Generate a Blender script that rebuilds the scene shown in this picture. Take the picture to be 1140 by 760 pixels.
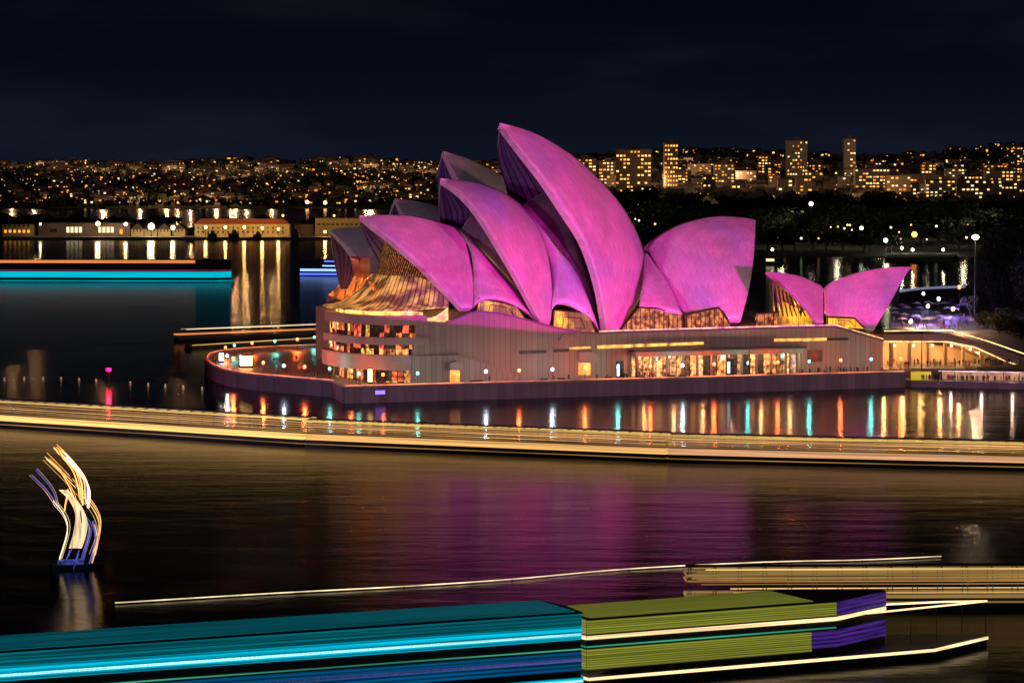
import bpy, math, random
from mathutils import Vector as Vec, Matrix
random.seed(7)
S = bpy.context.scene
for o in list(bpy.data.objects): bpy.data.objects.remove(o)
COL = S.collection
R = math.radians

# ------------------------------------------------------------ camera
F, YH, CAMH = 3400.0, 195.0, 55.0           # focal length in pixels of the 1140 px wide photograph, horizon row, metres above the water
PIT = math.atan((380-YH)/F)
cd = bpy.data.cameras.new('camera'); cam = bpy.data.objects.new('camera', cd); COL.objects.link(cam)
cam.location = (0, 0, CAMH); cam.rotation_euler = (math.pi/2-PIT, 0, 0)
cd.sensor_width = 36; cd.lens = F/1140*36; cd.clip_start = 1; cd.clip_end = 60000
S.camera = cam
# ------------------------------------------------------------ night sky
W = bpy.data.worlds.new('World'); S.world = W; W.use_nodes = True
nt = W.node_tree; nt.nodes.clear()
def N(nt, t, **k):
    n = nt.nodes.new(t)
    for a, b in k.items(): setattr(n, a, b)
    return n
out = N(nt, 'ShaderNodeOutputWorld'); bg = N(nt, 'ShaderNodeBackground')
sky = N(nt, 'ShaderNodeTexSky'); sky.sky_type = 'NISHITA'; sky.sun_disc = False
sky.sun_elevation = R(-4); sky.sun_rotation = R(200); sky.altitude = 50; sky.air_density = 1.0; sky.dust_density = .6; sky.ozone_density = 3
tint = N(nt, 'ShaderNodeMix', data_type='RGBA', blend_type='MULTIPLY'); tint.inputs[0].default_value = 1
tint.inputs[7].default_value = (.8, .9, 1.0, 1)
tc = N(nt, 'ShaderNodeTexCoord'); mp = N(nt, 'ShaderNodeMapping'); mp.inputs['Scale'].default_value = (5, 5, 22)
nz = N(nt, 'ShaderNodeTexNoise'); nz.inputs['Scale'].default_value = 1.4; nz.inputs['Detail'].default_value = 5; nz.inputs['Roughness'].default_value = .55
cr = N(nt, 'ShaderNodeValToRGB'); cr.color_ramp.elements[0].position = .5; cr.color_ramp.elements[0].color = (0, 0, 0, 1)
cr.color_ramp.elements[1].position = .8; cr.color_ramp.elements[1].color = (.006, .006, .009, 1)
base = N(nt, 'ShaderNodeMix', data_type='RGBA', blend_type='ADD'); base.inputs[0].default_value = 1
sep = N(nt, 'ShaderNodeSeparateXYZ'); gr = N(nt, 'ShaderNodeValToRGB')   # glow of the city low in the air
gr.color_ramp.elements[0].position = 0; gr.color_ramp.elements[0].color = (.0060, .0085, .019, 1)
gr.color_ramp.elements[1].position = .075; gr.color_ramp.elements[1].color = (.0008, .0012, .0030, 1)
e = gr.color_ramp.elements.new(.035); e.color = (.0026, .0038, .0100, 1)
add = N(nt, 'ShaderNodeMix', data_type='RGBA', blend_type='ADD'); add.inputs[0].default_value = 1
skm = N(nt, 'ShaderNodeMix', data_type='RGBA', blend_type='MULTIPLY'); skm.inputs[0].default_value = 1; skm.inputs[7].default_value = (.02, .03, .05, 1)
L_ = nt.links.new
L_(sky.outputs[0], tint.inputs[6]); L_(tint.outputs[2], skm.inputs[6])
L_(tc.outputs['Generated'], mp.inputs[0]); L_(mp.outputs[0], nz.inputs['Vector']); L_(nz.outputs[0], cr.inputs[0])
L_(tc.outputs['Generated'], sep.inputs[0]); L_(sep.outputs['Z'], gr.inputs[0])
L_(gr.outputs[0], base.inputs[6]); L_(cr.outputs[0], base.inputs[7])
L_(base.outputs[2], add.inputs[6]); L_(skm.outputs[2], add.inputs[7])
L_(add.outputs[2], bg.inputs[0]); bg.inputs[1].default_value = .85; L_(bg.outputs[0], out.inputs[0])
S.view_settings.view_transform = 'Standard'; S.view_settings.look = 'None'; S.view_settings.exposure = 0; S.view_settings.gamma = 1

def lamp(name, typ, loc, energy, color, **k):
    d = bpy.data.lights.new(name, typ); d.energy = energy; d.color = color
    for a, b in k.items(): setattr(d, a, b)
    o = bpy.data.objects.new(name, d); COL.objects.link(o); o.location = loc; return o
def aim(o, tgt): o.rotation_euler = (Vec(tgt)-o.location).to_track_quat('-Z', 'Y').to_euler()
# added weak fill for dim shell sides, from behind the camera, right
m = lamp('weak_fill', 'SUN', (0, 0, 300), .05, (1, .72, .78), angle=R(12)); aim(m, Vec((0, 0, 300))+Vec((-.25, 1, -.35)))
# (the projectors are set up below, once the places they aim at are known)

# ------------------------------------------------------------ pixel -> place
CAM = Vec((0, 0, CAMH))
FW = Vec((0, math.cos(PIT), -math.sin(PIT))); UP = Vec((0, math.sin(PIT), math.cos(PIT)))
FE = F      # camera focal used by lens
def ray(x, y): return (FW*FE+Vec((1, 0, 0))*(x-570)-UP*(y-380)).normalized()
def onz(x, y, z=0):
    d = ray(x, y); return CAM+d*((z-CAMH)/d.z)
def atD(x, y, Y):                            # point at depth Y seen at pixel
    d = ray(x, y); return CAM+d*(Y/d.y)
Q1 = onz(383, 449); Q2 = onz(1010, 431)
TH = math.atan2(Q2.y-Q1.y, Q2.x-Q1.x)
U = Vec((math.cos(TH), math.sin(TH), 0)); V = Vec((-math.sin(TH), math.cos(TH), 0))
def loc(p): q = p-Q1; return Vec((q.dot(U), q.dot(V), q.z))
def wld(p): return Q1+U*p[0]+V*p[1]+Vec((0, 0, p[2]))
def onv(x, y, v):
    d = ray(x, y); return loc(CAM+d*(((Q1-CAM).dot(V)+v)/d.dot(V)))
def lz(x, y, z): return loc(onz(x, y, z))


# ------------------------------------------------------------ festival projectors across the cove, outside the picture, shuttered below the podium edge
def projector(p, tgt, energy, ang, low, high, purple, cut, gap=None, flip=1, full=.10, streak=.5, lift=(0, 0), xmin=None):
    o = lamp('projector', 'SPOT', p, energy, (1, 1, 1), spot_size=R(ang), spot_blend=.3, shadow_soft_size=.4); aim(o, tgt)
    o.data.use_nodes = True; t = o.data.node_tree; em = [n for n in t.nodes if n.type == 'EMISSION'][0]; l = t.links.new
    g = N(t, 'ShaderNodeNewGeometry'); s = N(t, 'ShaderNodeSeparateXYZ'); l(g.outputs['Incoming'], s.inputs[0])
    def M(op, a, b2=None):
        n = N(t, 'ShaderNodeMath', operation=op)
        for i, q in enumerate((a, b2)):
            if q is None: continue
            if isinstance(q, (int, float)): n.inputs[i].default_value = q
            else: l(q, n.inputs[i])
        return n.outputs[0]
    y = M('MULTIPLY', s.outputs[1], flip); x = M('DIVIDE', s.outputs[0], s.outputs[1]); z = M('DIVIDE', s.outputs[2], s.outputs[1])   # picture plane of the projector
    zc = M('SUBTRACT', z, M('MULTIPLY', M('MAXIMUM', M('SUBTRACT', lift[0], x), 0), lift[1])); cutn = N(t, 'ShaderNodeMapRange'); l(zc, cutn.inputs[0]); cutn.inputs[1].default_value = cut-.0012; cutn.inputs[2].default_value = cut+.0012
    cb = N(t, 'ShaderNodeCombineXYZ'); l(x, cb.inputs[0]); l(z, cb.inputs[1])
    mp1 = N(t, 'ShaderNodeMapping'); mp1.inputs['Scale'].default_value = (34, 9, 1); mp1.inputs['Rotation'].default_value = (0, 0, R(-28)); l(cb.outputs[0], mp1.inputs[0])
    n1 = N(t, 'ShaderNodeTexNoise'); n1.inputs['Scale'].default_value = 1.6; n1.inputs['Detail'].default_value = 6; n1.inputs['Roughness'].default_value = .6; l(mp1.outputs[0], n1.inputs['Vector'])
    n2 = N(t, 'ShaderNodeTexNoise'); n2.inputs['Scale'].default_value = 13; n2.inputs['Detail'].default_value = 3; l(cb.outputs[0], n2.inputs['Vector'])
    hz = N(t, 'ShaderNodeMapRange'); l(z, hz.inputs[0]); hz.inputs[1].default_value = cut; hz.inputs[2].default_value = cut+full*1.15
    c1 = N(t, 'ShaderNodeValToRGB'); cre = c1.color_ramp.elements; cre[0].color = (*low, 1); cre[1].color = (*high, 1); cre[1].position = .8
    hj = M('ADD', hz.outputs[0], M('MULTIPLY', M('SUBTRACT', n1.outputs[0], .5), streak)); l(hj, c1.inputs[0])
    mx = N(t, 'ShaderNodeMix', data_type='RGBA'); l(c1.outputs[0], mx.inputs[6]); mx.inputs[7].default_value = (*purple, 1)
    pr2 = N(t, 'ShaderNodeMapRange'); pr2.inputs[1].default_value = .48; pr2.inputs[2].default_value = .72; l(n2.outputs[0], pr2.inputs[0]); l(pr2.outputs[0], mx.inputs[0])
    st = M('ADD', M('MULTIPLY', n1.outputs[0], 1.5), .25)
    m = M('MULTIPLY', cutn.outputs[0], st)
    if xmin is not None: m = M('MULTIPLY', m, M('GREATER_THAN', x, xmin))
    if gap:
        P = Vec(p); q = [wld(c)-P for c in gap]; q = [((c.x/c.y), (c.z/c.y)) for c in q]
        (ax, az), (bx, bz), (cx, cz), (dx, dz) = q         # a-b: upper line, a-c: left slanting line
        up = M('LESS_THAN', M('SUBTRACT', z, M('ADD', M('MULTIPLY', M('SUBTRACT', x, ax), (bz-az)/(bx-ax)), az)), 0)
        rt = M('GREATER_THAN', M('SUBTRACT', M('MULTIPLY', M('SUBTRACT', x, ax), -(cz-az)), M('MULTIPLY', M('SUBTRACT', az, z), (cx-ax))), 0)
        m = M('MULTIPLY', m, M('SUBTRACT', 1, M('MULTIPLY', M('MULTIPLY', M('MULTIPLY', up, rt), M('LESS_THAN', x, dx)), .96)))
    l(mx.outputs[2], em.inputs[0]); l(m, em.inputs[1])
    return o
gap = [onv(816, 295, 20.4), onv(838, 297, 19.6), onv(832, 326, 15.5), onv(846, 300, 18)]
projector((175, 440, 15.5), (24, 805, 40), 8.0e6, 30, (1, .0, .52), (.84, .02, .42), (.36, .005, .60), 0.0, gap, streak=.9, lift=(-.5, .09))
projector((-75, 230, 20.0), (-6, 790, 42), 2.6e6, 12, (1, .01, .52), (.80, .10, .46), (.60, .03, .72), 0.0, streak=.8, xmin=.062)
# added soft fill for the town's glow on everything facing west
fl = lamp('town_fill', 'SPOT', (420, 330, 80), 2.3e6, (1, .55, .54), spot_size=R(24), spot_blend=.5, shadow_soft_size=12); aim(fl, (10, 800, 20))
nf = lamp('rim_fill', 'SPOT', (-330, 380, 75), 1.9e6, (.90, .58, .92), spot_size=R(26), spot_blend=.5, shadow_soft_size=10); aim(nf, (20, 790, 32))  # added mauve fill for mouth rims and rear shells, no lamp stands there

# ------------------------------------------------------------ materials
MATS = {}
def mat(name, col=(.5, .5, .5), rough=.6, metal=0, emit=None, es=0, var=0, scale=1.0, bump=0, sample=True, stretch=(1, 1, 1), evar=0, ramp=(.35, .65)):
    if name in MATS: return MATS[name]
    m = bpy.data.materials.new(name); m.use_nodes = True; t = m.node_tree; b = t.nodes['Principled BSDF']
    b.inputs['Base Color'].default_value = (*col, 1); b.inputs['Roughness'].default_value = rough; b.inputs['Metallic'].default_value = metal
    tcn = N(t, 'ShaderNodeTexCoord'); mpn = N(t, 'ShaderNodeMapping'); mpn.inputs['Scale'].default_value = stretch
    no = N(t, 'ShaderNodeTexNoise'); no.inputs['Scale'].default_value = scale; no.inputs['Detail'].default_value = 5
    t.links.new(tcn.outputs['Object'], mpn.inputs[0]); t.links.new(mpn.outputs[0], no.inputs['Vector'])
    if var:
        r = N(t, 'ShaderNodeValToRGB'); r.color_ramp.elements[0].position = ramp[0]; r.color_ramp.elements[1].position = ramp[1]
        r.color_ramp.elements[0].color = (*[c*(1-var) for c in col], 1); r.color_ramp.elements[1].color = (*[min(1, c*(1+var)) for c in col], 1)
        t.links.new(no.outputs[0], r.inputs[0]); t.links.new(r.outputs[0], b.inputs['Base Color'])
    if bump:
        bp = N(t, 'ShaderNodeBump'); bp.inputs['Strength'].default_value = bump; bp.inputs['Distance'].default_value = .1
        t.links.new(no.outputs[0], bp.inputs['Height']); t.links.new(bp.outputs[0], b.inputs['Normal'])
    if emit:
        b.inputs['Emission Color'].default_value = (*emit, 1); b.inputs['Emission Strength'].default_value = es
        if evar:
            r = N(t, 'ShaderNodeMapRange'); r.inputs[1].default_value = ramp[0]; r.inputs[2].default_value = ramp[1]
            r.inputs[3].default_value = es*(1-evar); r.inputs[4].default_value = es*(1+evar)
            t.links.new(no.outputs[0], r.inputs[0]); t.links.new(r.outputs[0], b.inputs['Emission Strength'])
    if not sample: m.cycles.emission_sampling = 'NONE'
    MATS[name] = m; return m

def striped(name, col, axis, period, dark=.6, rough=.6, emit=None, es=0, var=.15, scale=.3, width=.12, uv=False, edark=0, metal=0, bump=0):
    """bands across one axis: panel joints, ribs, mullions"""
    m = bpy.data.materials.new(name); m.use_nodes = True; t = m.node_tree; b = t.nodes['Principled BSDF']; l = t.links.new
    b.inputs['Roughness'].default_value = rough; b.inputs['Metallic'].default_value = metal
    tcn = N(t, 'ShaderNodeTexCoord'); s = N(t, 'ShaderNodeSeparateXYZ'); l(tcn.outputs['UV' if uv else 'Object'], s.inputs[0])
    d = N(t, 'ShaderNodeMath', operation='DIVIDE'); d.inputs[1].default_value = period; l(s.outputs[axis], d.inputs[0])
    f = N(t, 'ShaderNodeMath', operation='FRACT'); l(d.outputs[0], f.inputs[0])
    g = N(t, 'ShaderNodeMath', operation='LESS_THAN'); g.inputs[1].default_value = width; l(f.outputs[0], g.inputs[0])
    fl = N(t, 'ShaderNodeMath', operation='FLOOR'); l(d.outputs[0], fl.inputs[0])
    wn = N(t, 'ShaderNodeTexWhiteNoise', noise_dimensions='1D'); l(fl.outputs[0], wn.inputs['W'])
    no = N(t, 'ShaderNodeTexNoise'); no.inputs['Scale'].default_value = scale; no.inputs['Detail'].default_value = 6; l(tcn.outputs['Object'], no.inputs['Vector'])
    a = N(t, 'ShaderNodeMath', operation='ADD'); l(wn.outputs[0], a.inputs[0]); l(no.outputs[0], a.inputs[1])
    mr = N(t, 'ShaderNodeMapRange'); mr.inputs[1].default_value = .3; mr.inputs[2].default_value = 1.6; mr.inputs[3].default_value = 1-var; mr.inputs[4].default_value = 1+var; l(a.outputs[0], mr.inputs[0])
    dk = N(t, 'ShaderNodeMapRange'); dk.inputs[3].default_value = 1; dk.inputs[4].default_value = dark; l(g.outputs[0], dk.inputs[0])
    mu = N(t, 'ShaderNodeMath', operation='MULTIPLY'); l(mr.outputs[0], mu.inputs[0]); l(dk.outputs[0], mu.inputs[1])
    vm = N(t, 'ShaderNodeVectorMath', operation='SCALE'); vm.inputs[0].default_value = col; l(mu.outputs[0], vm.inputs['Scale']); l(vm.outputs[0], b.inputs['Base Color'])
    if emit:
        b.inputs['Emission Color'].default_value = (*emit, 1)
        no2 = N(t, 'ShaderNodeTexNoise'); no2.inputs['Scale'].default_value = scale*1.7; no2.inputs['Detail'].default_value = 4; l(tcn.outputs['Object'], no2.inputs['Vector'])
        r2 = N(t, 'ShaderNodeMapRange'); r2.inputs[1].default_value = .42; r2.inputs[2].default_value = .68; r2.inputs[3].default_value = es*.18; r2.inputs[4].default_value = es*2.2; l(no2.outputs[0], r2.inputs[0])
        e1 = N(t, 'ShaderNodeMath', operation='MULTIPLY'); e2 = N(t, 'ShaderNodeMapRange'); e2.inputs[3].default_value = 1; e2.inputs[4].default_value = edark; l(g.outputs[0], e2.inputs[0])
        l(r2.outputs[0], e1.inputs[0]); l(e2.outputs[0], e1.inputs[1]); l(e1.outputs[0], b.inputs['Emission Strength'])
    if bump:
        bp = N(t, 'ShaderNodeBump'); bp.inputs['Strength'].default_value = bump; bp.inputs['Distance'].default_value = .15
        l(mu.outputs[0], bp.inputs['Height']); l(bp.outputs[0], b.inputs['Normal'])
    MATS[name] = m; return m

def lit_rooms(name, warm, es, cell=2.4, hcell=3.0, frac=.5, sample=True, cols=None):
    """glazing with rooms behind: some bays lit warm, some dark, dark mullions"""
    m = bpy.data.materials.new(name); m.use_nodes = True; t = m.node_tree; b = t.nodes['Principled BSDF']; l = t.links.new
    b.inputs['Base Color'].default_value = (.02, .02, .025, 1); b.inputs['Roughness'].default_value = .15
    tcn = N(t, 'ShaderNodeTexCoord'); s = N(t, 'ShaderNodeSeparateXYZ'); l(tcn.outputs['Object'], s.inputs[0])
    ad = N(t, 'ShaderNodeMath', operation='SUBTRACT'); l(s.outputs[0], ad.inputs[0]); l(s.outputs[1], ad.inputs[1])
    d = N(t, 'ShaderNodeMath', operation='DIVIDE'); d.inputs[1].default_value = cell; l(ad.outputs[0], d.inputs[0])
    dz = N(t, 'ShaderNodeMath', operation='DIVIDE'); dz.inputs[1].default_value = hcell; l(s.outputs[2], dz.inputs[0])
    fl = N(t, 'ShaderNodeMath', operation='FLOOR'); l(d.outputs[0], fl.inputs[0]); fz = N(t, 'ShaderNodeMath', operation='FLOOR'); l(dz.outputs[0], fz.inputs[0])
    cb = N(t, 'ShaderNodeCombineXYZ'); l(fl.outputs[0], cb.inputs[0]); l(fz.outputs[0], cb.inputs[1])
    wn = N(t, 'ShaderNodeTexWhiteNoise', noise_dimensions='2D'); l(cb.outputs[0], wn.inputs['Vector'])
    on = N(t, 'ShaderNodeMapRange'); on.inputs[1].default_value = 1-frac-.05; on.inputs[2].default_value = 1-frac+.25; on.inputs[3].default_value = .04; on.inputs[4].default_value = 1.5; l(wn.outputs[0], on.inputs[0])
    f = N(t, 'ShaderNodeMath', operation='FRACT'); l(d.outputs[0], f.inputs[0]); g = N(t, 'ShaderNodeMath', operation='GREATER_THAN'); g.inputs[1].default_value = .12; l(f.outputs[0], g.inputs[0])
    no = N(t, 'ShaderNodeTexNoise'); no.inputs['Scale'].default_value = 1.1; no.inputs['Detail'].default_value = 4; l(tcn.outputs['Object'], no.inputs['Vector'])
    nr = N(t, 'ShaderNodeMapRange'); nr.inputs[1].default_value = .38; nr.inputs[2].default_value = .68; nr.inputs[3].default_value = .15*es; nr.inputs[4].default_value = 2*es; l(no.outputs[0], nr.inputs[0])
    m1 = N(t, 'ShaderNodeMath', operation='MULTIPLY'); m2 = N(t, 'ShaderNodeMath', operation='MULTIPLY')
    l(on.outputs[0], m1.inputs[0]); l(g.outputs[0], m1.inputs[1]); l(m1.outputs[0], m2.inputs[0]); l(nr.outputs[0], m2.inputs[1]); l(m2.outputs[0], b.inputs['Emission Strength'])
    rp = N(t, 'ShaderNodeValToRGB'); rp.color_ramp.interpolation = 'LINEAR'
    cs = cols or [warm, (warm[0], warm[1]*.7, warm[2]*.5), (1, .75, .4)]
    rp.color_ramp.elements[0].color = (*cs[0], 1); rp.color_ramp.elements[1].color = (*cs[-1], 1)
    for i, c in enumerate(cs[1:-1]): rp.color_ramp.elements.new((i+1)/(len(cs)-1)).color = (*c, 1)
    l(wn.outputs['Color'], rp.inputs[0]); l(rp.outputs[0], b.inputs['Emission Color'])
    if not sample: m.cycles.emission_sampling = 'NONE'
    MATS[name] = m; return m

# ------------------------------------------------------------ mesh builder
class MB:
    def __init__(s): s.v = []; s.f = []; s.uv = []
    def quad(s, a, b, c, d):
        i = len(s.v); s.v += [tuple(a), tuple(b), tuple(c), tuple(d)]; s.f.append((i, i+1, i+2, i+3)); return s
    def box(s, x0, x1, y0, y1, z0, z1):
        i = len(s.v); s.v += [(x, y, z) for z in (z0, z1) for y in (y0, y1) for x in (x0, x1)]
        s.f += [(i+a, i+b, i+c, i+d) for a, b, c, d in ((0, 2, 3, 1), (4, 5, 7, 6), (0, 1, 5, 4), (2, 6, 7, 3), (0, 4, 6, 2), (1, 3, 7, 5))]; return s
    def prism(s, poly, z0, z1):               # poly: list of (x,y)
        n = len(poly); i = len(s.v); s.v += [(p[0], p[1], z0) for p in poly]+[(p[0], p[1], z1) for p in poly]
        s.f += [tuple(i+k for k in range(n))[::-1], tuple(i+n+k for k in range(n))]
        s.f += [(i+k, i+(k+1) % n, i+n+(k+1) % n, i+n+k) for k in range(n)]; return s
    def wallprism(s, prof, v0, v1):           # prof: list of (u,z), extruded in v
        n = len(prof); i = len(s.v); s.v += [(p[0], v0, p[1]) for p in prof]+[(p[0], v1, p[1]) for p in prof]
        s.f += [tuple(i+k for k in range(n)), tuple(i+n+k for k in range(n))[::-1]]
        s.f += [(i+k, i+n+k, i+n+(k+1) % n, i+(k+1) % n) for k in range(n)]; return s
    def tube(s, pts, r, n=6):
        pts = [Vec(p) for p in pts]; rs = r if isinstance(r, (list, tuple)) else [r]*len(pts); rings = []
        for k, p in enumerate(pts):
            t = (pts[min(k+1, len(pts)-1)]-pts[max(k-1, 0)]).normalized()
            a = t.cross(Vec((0, 0, 1)) if abs(t.z) < .9 else Vec((1, 0, 0))).normalized(); b = t.cross(a)
            i = len(s.v); s.v += [tuple(p+(a*math.cos(2*math.pi*j/n)+b*math.sin(2*math.pi*j/n))*rs[k]) for j in range(n)]; rings.append(i)
        for k in range(len(rings)-1):
            for j in range(n): s.f.append((rings[k]+j, rings[k]+(j+1) % n, rings[k+1]+(j+1) % n, rings[k+1]+j))
        s.f += [tuple(rings[0]+j for j in range(n))[::-1], tuple(rings[-1]+j for j in range(n))]; return s
    def ball(s, c, r, n=10, m=6, sz=1):
        i = len(s.v); c = Vec(c)
        for a in range(m+1):
            ph = math.pi*a/m
            for j in range(n):
                t = 2*math.pi*j/n; s.v.append((c.x+r*math.sin(ph)*math.cos(t), c.y+r*math.sin(ph)*math.sin(t), c.z+r*sz*math.cos(ph)))
        for a in range(m):
            for j in range(n): s.f.append((i+a*n+j, i+(a+1)*n+j, i+(a+1)*n+(j+1) % n, i+a*n+(j+1) % n))
        return s
    def grid(s, rows, uv=None):
        i = len(s.v); n = len(rows[0])
        for r in rows: s.v += [tuple(p) for p in r]
        for a in range(len(rows)-1):
            for j in range(n-1): s.f.append((i+a*n+j, i+a*n+j+1, i+(a+1)*n+j+1, i+(a+1)*n+j))
        return s
    def mesh(s, name, m, smooth=False):
        me = bpy.data.meshes.new(name); me.from_pydata(s.v, [], s.f); me.validate()
        if m: me.materials.append(m)
        if smooth:
            for p in me.polygons: p.use_smooth = True
        me.update(); return me
    def build(s, name, m, parent=None, smooth=False):
        o = bpy.data.objects.new(name, s.mesh(name, m, smooth)); COL.objects.link(o)
        if parent: o.parent = parent
        return o
def tag(o, label=None, cat=None, group=None, kind=None):
    for k, v in (('label', label), ('category', cat), ('group', group), ('kind', kind)):
        if v: o[k] = v
    return o
def thing(name, label, cat, p=(0, 0, 0), rz=0, group=None):
    o = bpy.data.objects.new(name, None); COL.objects.link(o); o.location = p; o.rotation_euler = (0, 0, rz); o.empty_display_size = .1
    return tag(o, label, cat, group)
def dup(o, parent=None):
    c = o.copy(); COL.objects.link(c); c.parent = parent
    for ch in KIDS.get(o.name, []):
        dup(ch, c)
    return c
KIDS = {}
def part(mb, name, m, parent, smooth=False, label=None):
    o = mb.build(name, m, parent, smooth); KIDS.setdefault(parent.name, []).append(o)
    if label: o['label'] = label
    return o
def copy_thing(root, p=None, rz=None, label=None, sc=None):
    c = dup(root)
    if p is not None: c.location = p
    if rz is not None: c.rotation_euler = (0, 0, rz)
    if sc: c.scale = sc if isinstance(sc, tuple) else (sc,)*3
    if label: c['label'] = label
    return c
def local_root(name, label, cat, group=None):     # a thing in the point's own frame (u along the quay, v inland)
    return thing(name, label, cat, Q1, TH, group)

def resample(pts, n):
    pts = [Vec(p) for p in pts]; d = [0]
    for a, b in zip(pts, pts[1:]): d.append(d[-1]+(b-a).length)
    out = []
    for k in range(n):
        t = d[-1]*k/(n-1); i = 0
        while i < len(d)-2 and d[i+1] < t: i += 1
        w = (t-d[i])/max(1e-9, d[i+1]-d[i]); out.append(pts[i].lerp(pts[i+1], w))
    return out
def smooth_px(pts, k=6):                          # Catmull-Rom through pixels
    P = [pts[0]]+list(pts)+[pts[-1]]; out = []
    for i in range(1, len(P)-2):
        for j in range(k):
            t = j/k; p0, p1, p2, p3 = P[i-1], P[i], P[i+1], P[i+2]
            out.append(tuple(.5*((2*p1[a])+(-p0[a]+p2[a])*t+(2*p0[a]-5*p1[a]+4*p2[a]-p3[a])*t*t+(-p0[a]+3*p1[a]-3*p2[a]+p3[a])*t**3) for a in range(len(p1))))
    out.append(tuple(P[-2])); return out

# ============================================================ SETTING
wm = bpy.data.materials.new('harbour_water'); wm.use_nodes = True; t = wm.node_tree; b = t.nodes['Principled BSDF']
b.inputs['Base Color'].default_value = (.002, .006, .018, 1); b.inputs['Roughness'].default_value = .15; b.inputs['IOR'].default_value = 1.06
b.inputs['Specular IOR Level'].default_value = .5
tcw = N(t, 'ShaderNodeTexCoord'); prev = None
for sc_, st, ds in (((.12, .26, 1), .12, .45), ((.5, 1.1, 1), .12, .2), ((.035, .085, 1), .13, 1.1)):
    mpw = N(t, 'ShaderNodeMapping'); mpw.inputs['Scale'].default_value = sc_; t.links.new(tcw.outputs['Object'], mpw.inputs[0])
    nw = N(t, 'ShaderNodeTexNoise'); nw.inputs['Scale'].default_value = 1.0; nw.inputs['Detail'].default_value = 3; t.links.new(mpw.outputs[0], nw.inputs['Vector'])
    bp = N(t, 'ShaderNodeBump'); bp.inputs['Strength'].default_value = st; bp.inputs['Distance'].default_value = ds
    t.links.new(nw.outputs[0], bp.inputs['Height'])
    if prev: t.links.new(prev.outputs[0], bp.inputs['Normal'])
    prev = bp
t.links.new(prev.outputs[0], b.inputs['Normal'])
tag(MB().quad((-9000, -600, 0), (9000, -600, 0), (9000, 30000, 0), (-9000, 30000, 0)).build('water', wm), kind='structure')

concrete = striped('pink_concrete', (.30, .235, .195), 0, 1.45, dark=.62, rough=.75, var=.16, scale=.12, width=.10, bump=.5)
paving = mat('paving', (.26, .21, .18), .42, var=.25, scale=.35, bump=.2)
seawall = striped('sea_wall_stone', (.19, .145, .19), 0, 2.2, dark=.7, rough=.8, var=.25, scale=.25, width=.06)
darkm = mat('dark_metal', (.03, .03, .035), .5, .6)
ZP = 3.7
# peninsula outline in local frame at deck height
near = [(371, 425.5), (323, 421.5), (274, 417), (250, 412.5), (236, 407), (229, 401.5)]
far = [(230, 398), (236, 394), (261, 390), (298, 387.5), (335, 386), (380, 384.5)]
pen = [lz(x, y, ZP) for x, y in smooth_px(near, 4)]+[lz(x, y, ZP) for x, y in smooth_px(far, 4)]
outline = [(p.x, p.y) for p in pen]
cor = (0, 0); jog = lz(371, 425.5, ZP)
poly = [(0.0, 0.0)]+[(jog.x+.3, jog.y)]+outline[1:]+[(outline[-1][0]+60, 150), (230, 150), (230, 16), (153, 16), (152.6, 0)]
pr = MB().prism(poly[::-1], -.5, ZP-.004).build('promenade', paving); pr.location = Q1; pr.rotation_euler = (0, 0, TH); tag(pr, kind='structure')
# sea wall facing (a thing of its own)
sw = local_root('sea_wall', 'curved mauve stone sea wall rising from the water below the opera house promenade', 'sea wall')
mb = MB(); ring = [(153, 16), (153, 0), (0, 0), (jog.x, jog.y)]+outline[1:]
for a, c in zip(ring, ring[1:]):
    n = Vec((c[1]-a[1], -(c[0]-a[0]))).normalized()*-.35
    mb.prism([(a[0], a[1]), (c[0], c[1]), (c[0]+n.x, c[1]+n.y), (a[0]+n.x, a[1]+n.y)], -.6, ZP+.02)
part(mb, 'wall', seawall, sw)
mb = MB()
for a, c in zip(ring, ring[1:]):
    n = Vec((c[1]-a[1], -(c[0]-a[0]))).normalized()*-.6; k = n*-1.0
    mb.prism([(a[0]+k.x, a[1]+k.y), (c[0]+k.x, c[1]+k.y), (c[0]+n.x, c[1]+n.y), (a[0]+n.x, a[1]+n.y)], ZP+.024, ZP+.42)
el = MB(); el.tube([(153, .25, ZP+.55), (.3, .25, ZP+.55)], .10, 4)
el.tube([Vec((jog.x, jog.y, ZP+.55))]+[Vec((p[0]+.4, p[1]+.3, ZP+.55)) for p in outline[1:]], .10, 4)
part(el, 'edge_glow', mat('edge_glow', emit=(1, .20, .07), es=1.3, evar=.9, scale=.12), sw)  # added glowing tube, stands in for lamplight on the deck rim
part(mb, 'coping', mat('coping', (.25, .19, .20), .7, var=.2, scale=.5), sw)

# ============================================================ OPERA HOUSE
OH = local_root('opera_house', 'opera house of pink lit white sail shells on a broad concrete podium', 'opera house')
VC, WD, VW = 37.0, 24.0, 12.0
tile = mat('shell_tiles', (.70, .67, .64), .34, var=.11, scale=.16, stretch=(1, 1, .35), bump=.06, ramp=(.3, .7))

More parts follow.
